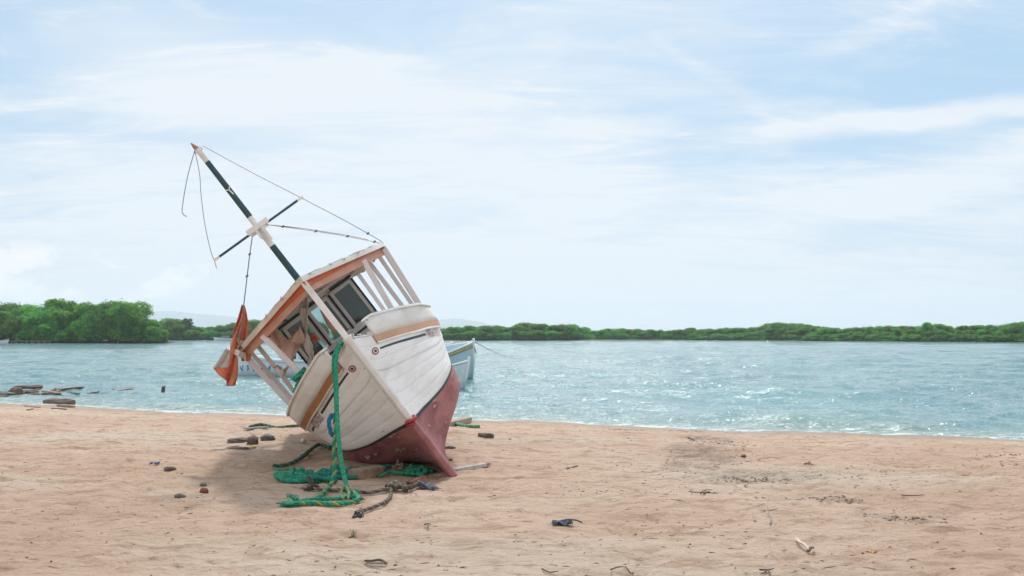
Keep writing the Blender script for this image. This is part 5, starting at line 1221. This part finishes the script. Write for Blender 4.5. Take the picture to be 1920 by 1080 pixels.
wd = 44.0; pB = at(886, 640, wd)
lb, LR0 = skiff('moored_boat', 'pale blue open wooden boat afloat, its bow showing right of the beached hull', (0, 0, 0), R_(-20), R_(21), 6.6, 2.2, 1.15, 'bluewhite', 'bluewhite', 'boatwhite', 'boatyellow', R_(-4))
bowl = Vector(tuple((LR0[-1][0] + LR0[-1][6]) / 2 + [.05, 0, .16])); wv = lb.rotation_euler.to_matrix() @ bowl
tgt = at(888, 633, wd); lb.location = (tgt[0] - wv.x, tgt[1] - wv.y, WATER_Z - .22)
mb = MB(); e_ = LR0[-1]; mb.tube(spline([e_[6] + [-.1, .1, -.05], e_[5] * .3 + e_[6] * .7 + [.12, 0, -.2], e_[0] + [0, 0, -.25]], 8), .02, 4); mb.build('bow_line_loop', 'darkrope', lb)
sb_, SR0 = skiff('dinghy', 'small bright white dinghy tucked under the bow of the pale blue boat', (0, 0, 0), R_(-28), R_(4), 3.4, 1.3, .75, 'boatwhite', 'boatwhite', 'boatwhite')
wv = sb_.rotation_euler.to_matrix() @ Vector(tuple((SR0[-1][0] + SR0[-1][6]) / 2 + [.05, 0, .16])); tgt = at(880, 671, 39.5); sb_.location = (tgt[0] - wv.x, tgt[1] - wv.y, WATER_Z - .16)
# mooring line from the blue bow into the water
A = at(888, 640, wd); B = on_plane(985, 673, WATER_Z); mb = MB(); mb.tube(spline([A, A * .7 + B * .3 + [0, 0, -.22], A * .35 + B * .65 + [0, 0, -.2], B + [0, 0, -.02]], 18), .016, 4)
o = mb.build('mooring_line', 'greygreen'); o['label'] = 'thin green mooring line from the pale blue bow slanting right into the water'; o['category'] = 'rope'; recenter(o)
# second moored boat seen through the posts on the left
lb2, L2 = skiff('moored_boat', 'white moored boat with blue scribbled lettering and a small cabin, seen through the posts', (0, 0, 0), R_(176), R_(2), 4.6, 1.7, 1.0, 'boatwhite', 'bluewhite', 'boatwhite', 'bluewhite', 0)
lb2.location = tuple(on_plane(522, 704, WATER_Z) + [0, 0, -.25])
q = MB(); q.box((-.75, 0, 1.15), (.42, .55, .38)); q.build('cabin', 'bluewhite', lb2); q = MB(); q.box((-.75, 0, 1.57), (.50, .62, .035)); q.build('cabin_roof', 'boatyellow', lb2)
q = MB(); q.box((-.75, .555, 1.25), (.30, .008, .16)); q.build('window', 'dark', lb2)
q = MB(); q.box((-1.55, 0, .95), (.30, .35, .16)); q.build('engine_box', 'dark', lb2)
q = MB(); q.tube([(-1.2, .5, .9), (-1.2, .5, 1.6)], .02, 5); q.tube([(-1.9, .45, .9), (-1.9, .45, 1.55)], .02, 5); q.tube([(-1.2, .5, 1.5), (-1.9, .45, 1.45)], .015, 5); q.build('rail', 'white', lb2)
rr = np.random.default_rng(5)
for k in range(6):
    q = MB()
    x0 = 1.7 - k * .36; P = [(x0 + rr.uniform(-.10, .1), .80 - abs(x0) * .05 + .035, .62 + rr.uniform(-.16, .16)) for _ in range(5)]; q.tube(spline(P, 12), .022, 4); q.build('letter', 'boatblue', lb2)
for (a, b_, lbl, m) in (((395, 703), (474, 700), 'dark mooring line at water level left of the hanging tarpaulin', 'greygreen'), ((446, 692), (478, 682), 'thin mooring line rising to the boat seen through the posts', 'darkrope')):
    A = on_plane(*a, WATER_Z) + [0, 0, .03]; B = on_plane(b_[0], 704, WATER_Z); B = at(b_[0], b_[1], B[1]); mb = MB(); mb.tube(spline([A, (A + B) / 2 + [0, 0, -.05], B], 10), .03, 4)
    o = mb.build('mooring_line', m); o['label'] = lbl; o['category'] = 'rope'; recenter(o)
# tiny far boats
fb, _ = skiff('far_boat', 'small white boat at the left edge of the frame below the island trees', tuple(at(-8, 640, 249)), R_(6), 0, 5.6, 1.6, .7, 'boatwhite', 'boatwhite', 'boatwhite'); fb.location.z = WATER_Z - .1
fb2, _ = skiff('far_boat', 'distant grey and white boat below the far trees left of the tarpaulin', tuple(at(420, 637, 400)), R_(184), 0, 7.5, 2.2, .9, 'boatwhite', 'bluewhite', 'boatwhite'); fb2.location.z = WATER_Z - .1
q = MB(); q.box((-.5, 0, 1.6), (1.4, .8, .5)); q.build('cabin', 'deck', fb2); q = MB(); q.tube([(-.5, 0, 2.0), (-.5, 0, 4.2)], .05, 5); q.build('mast', 'wire', fb2)
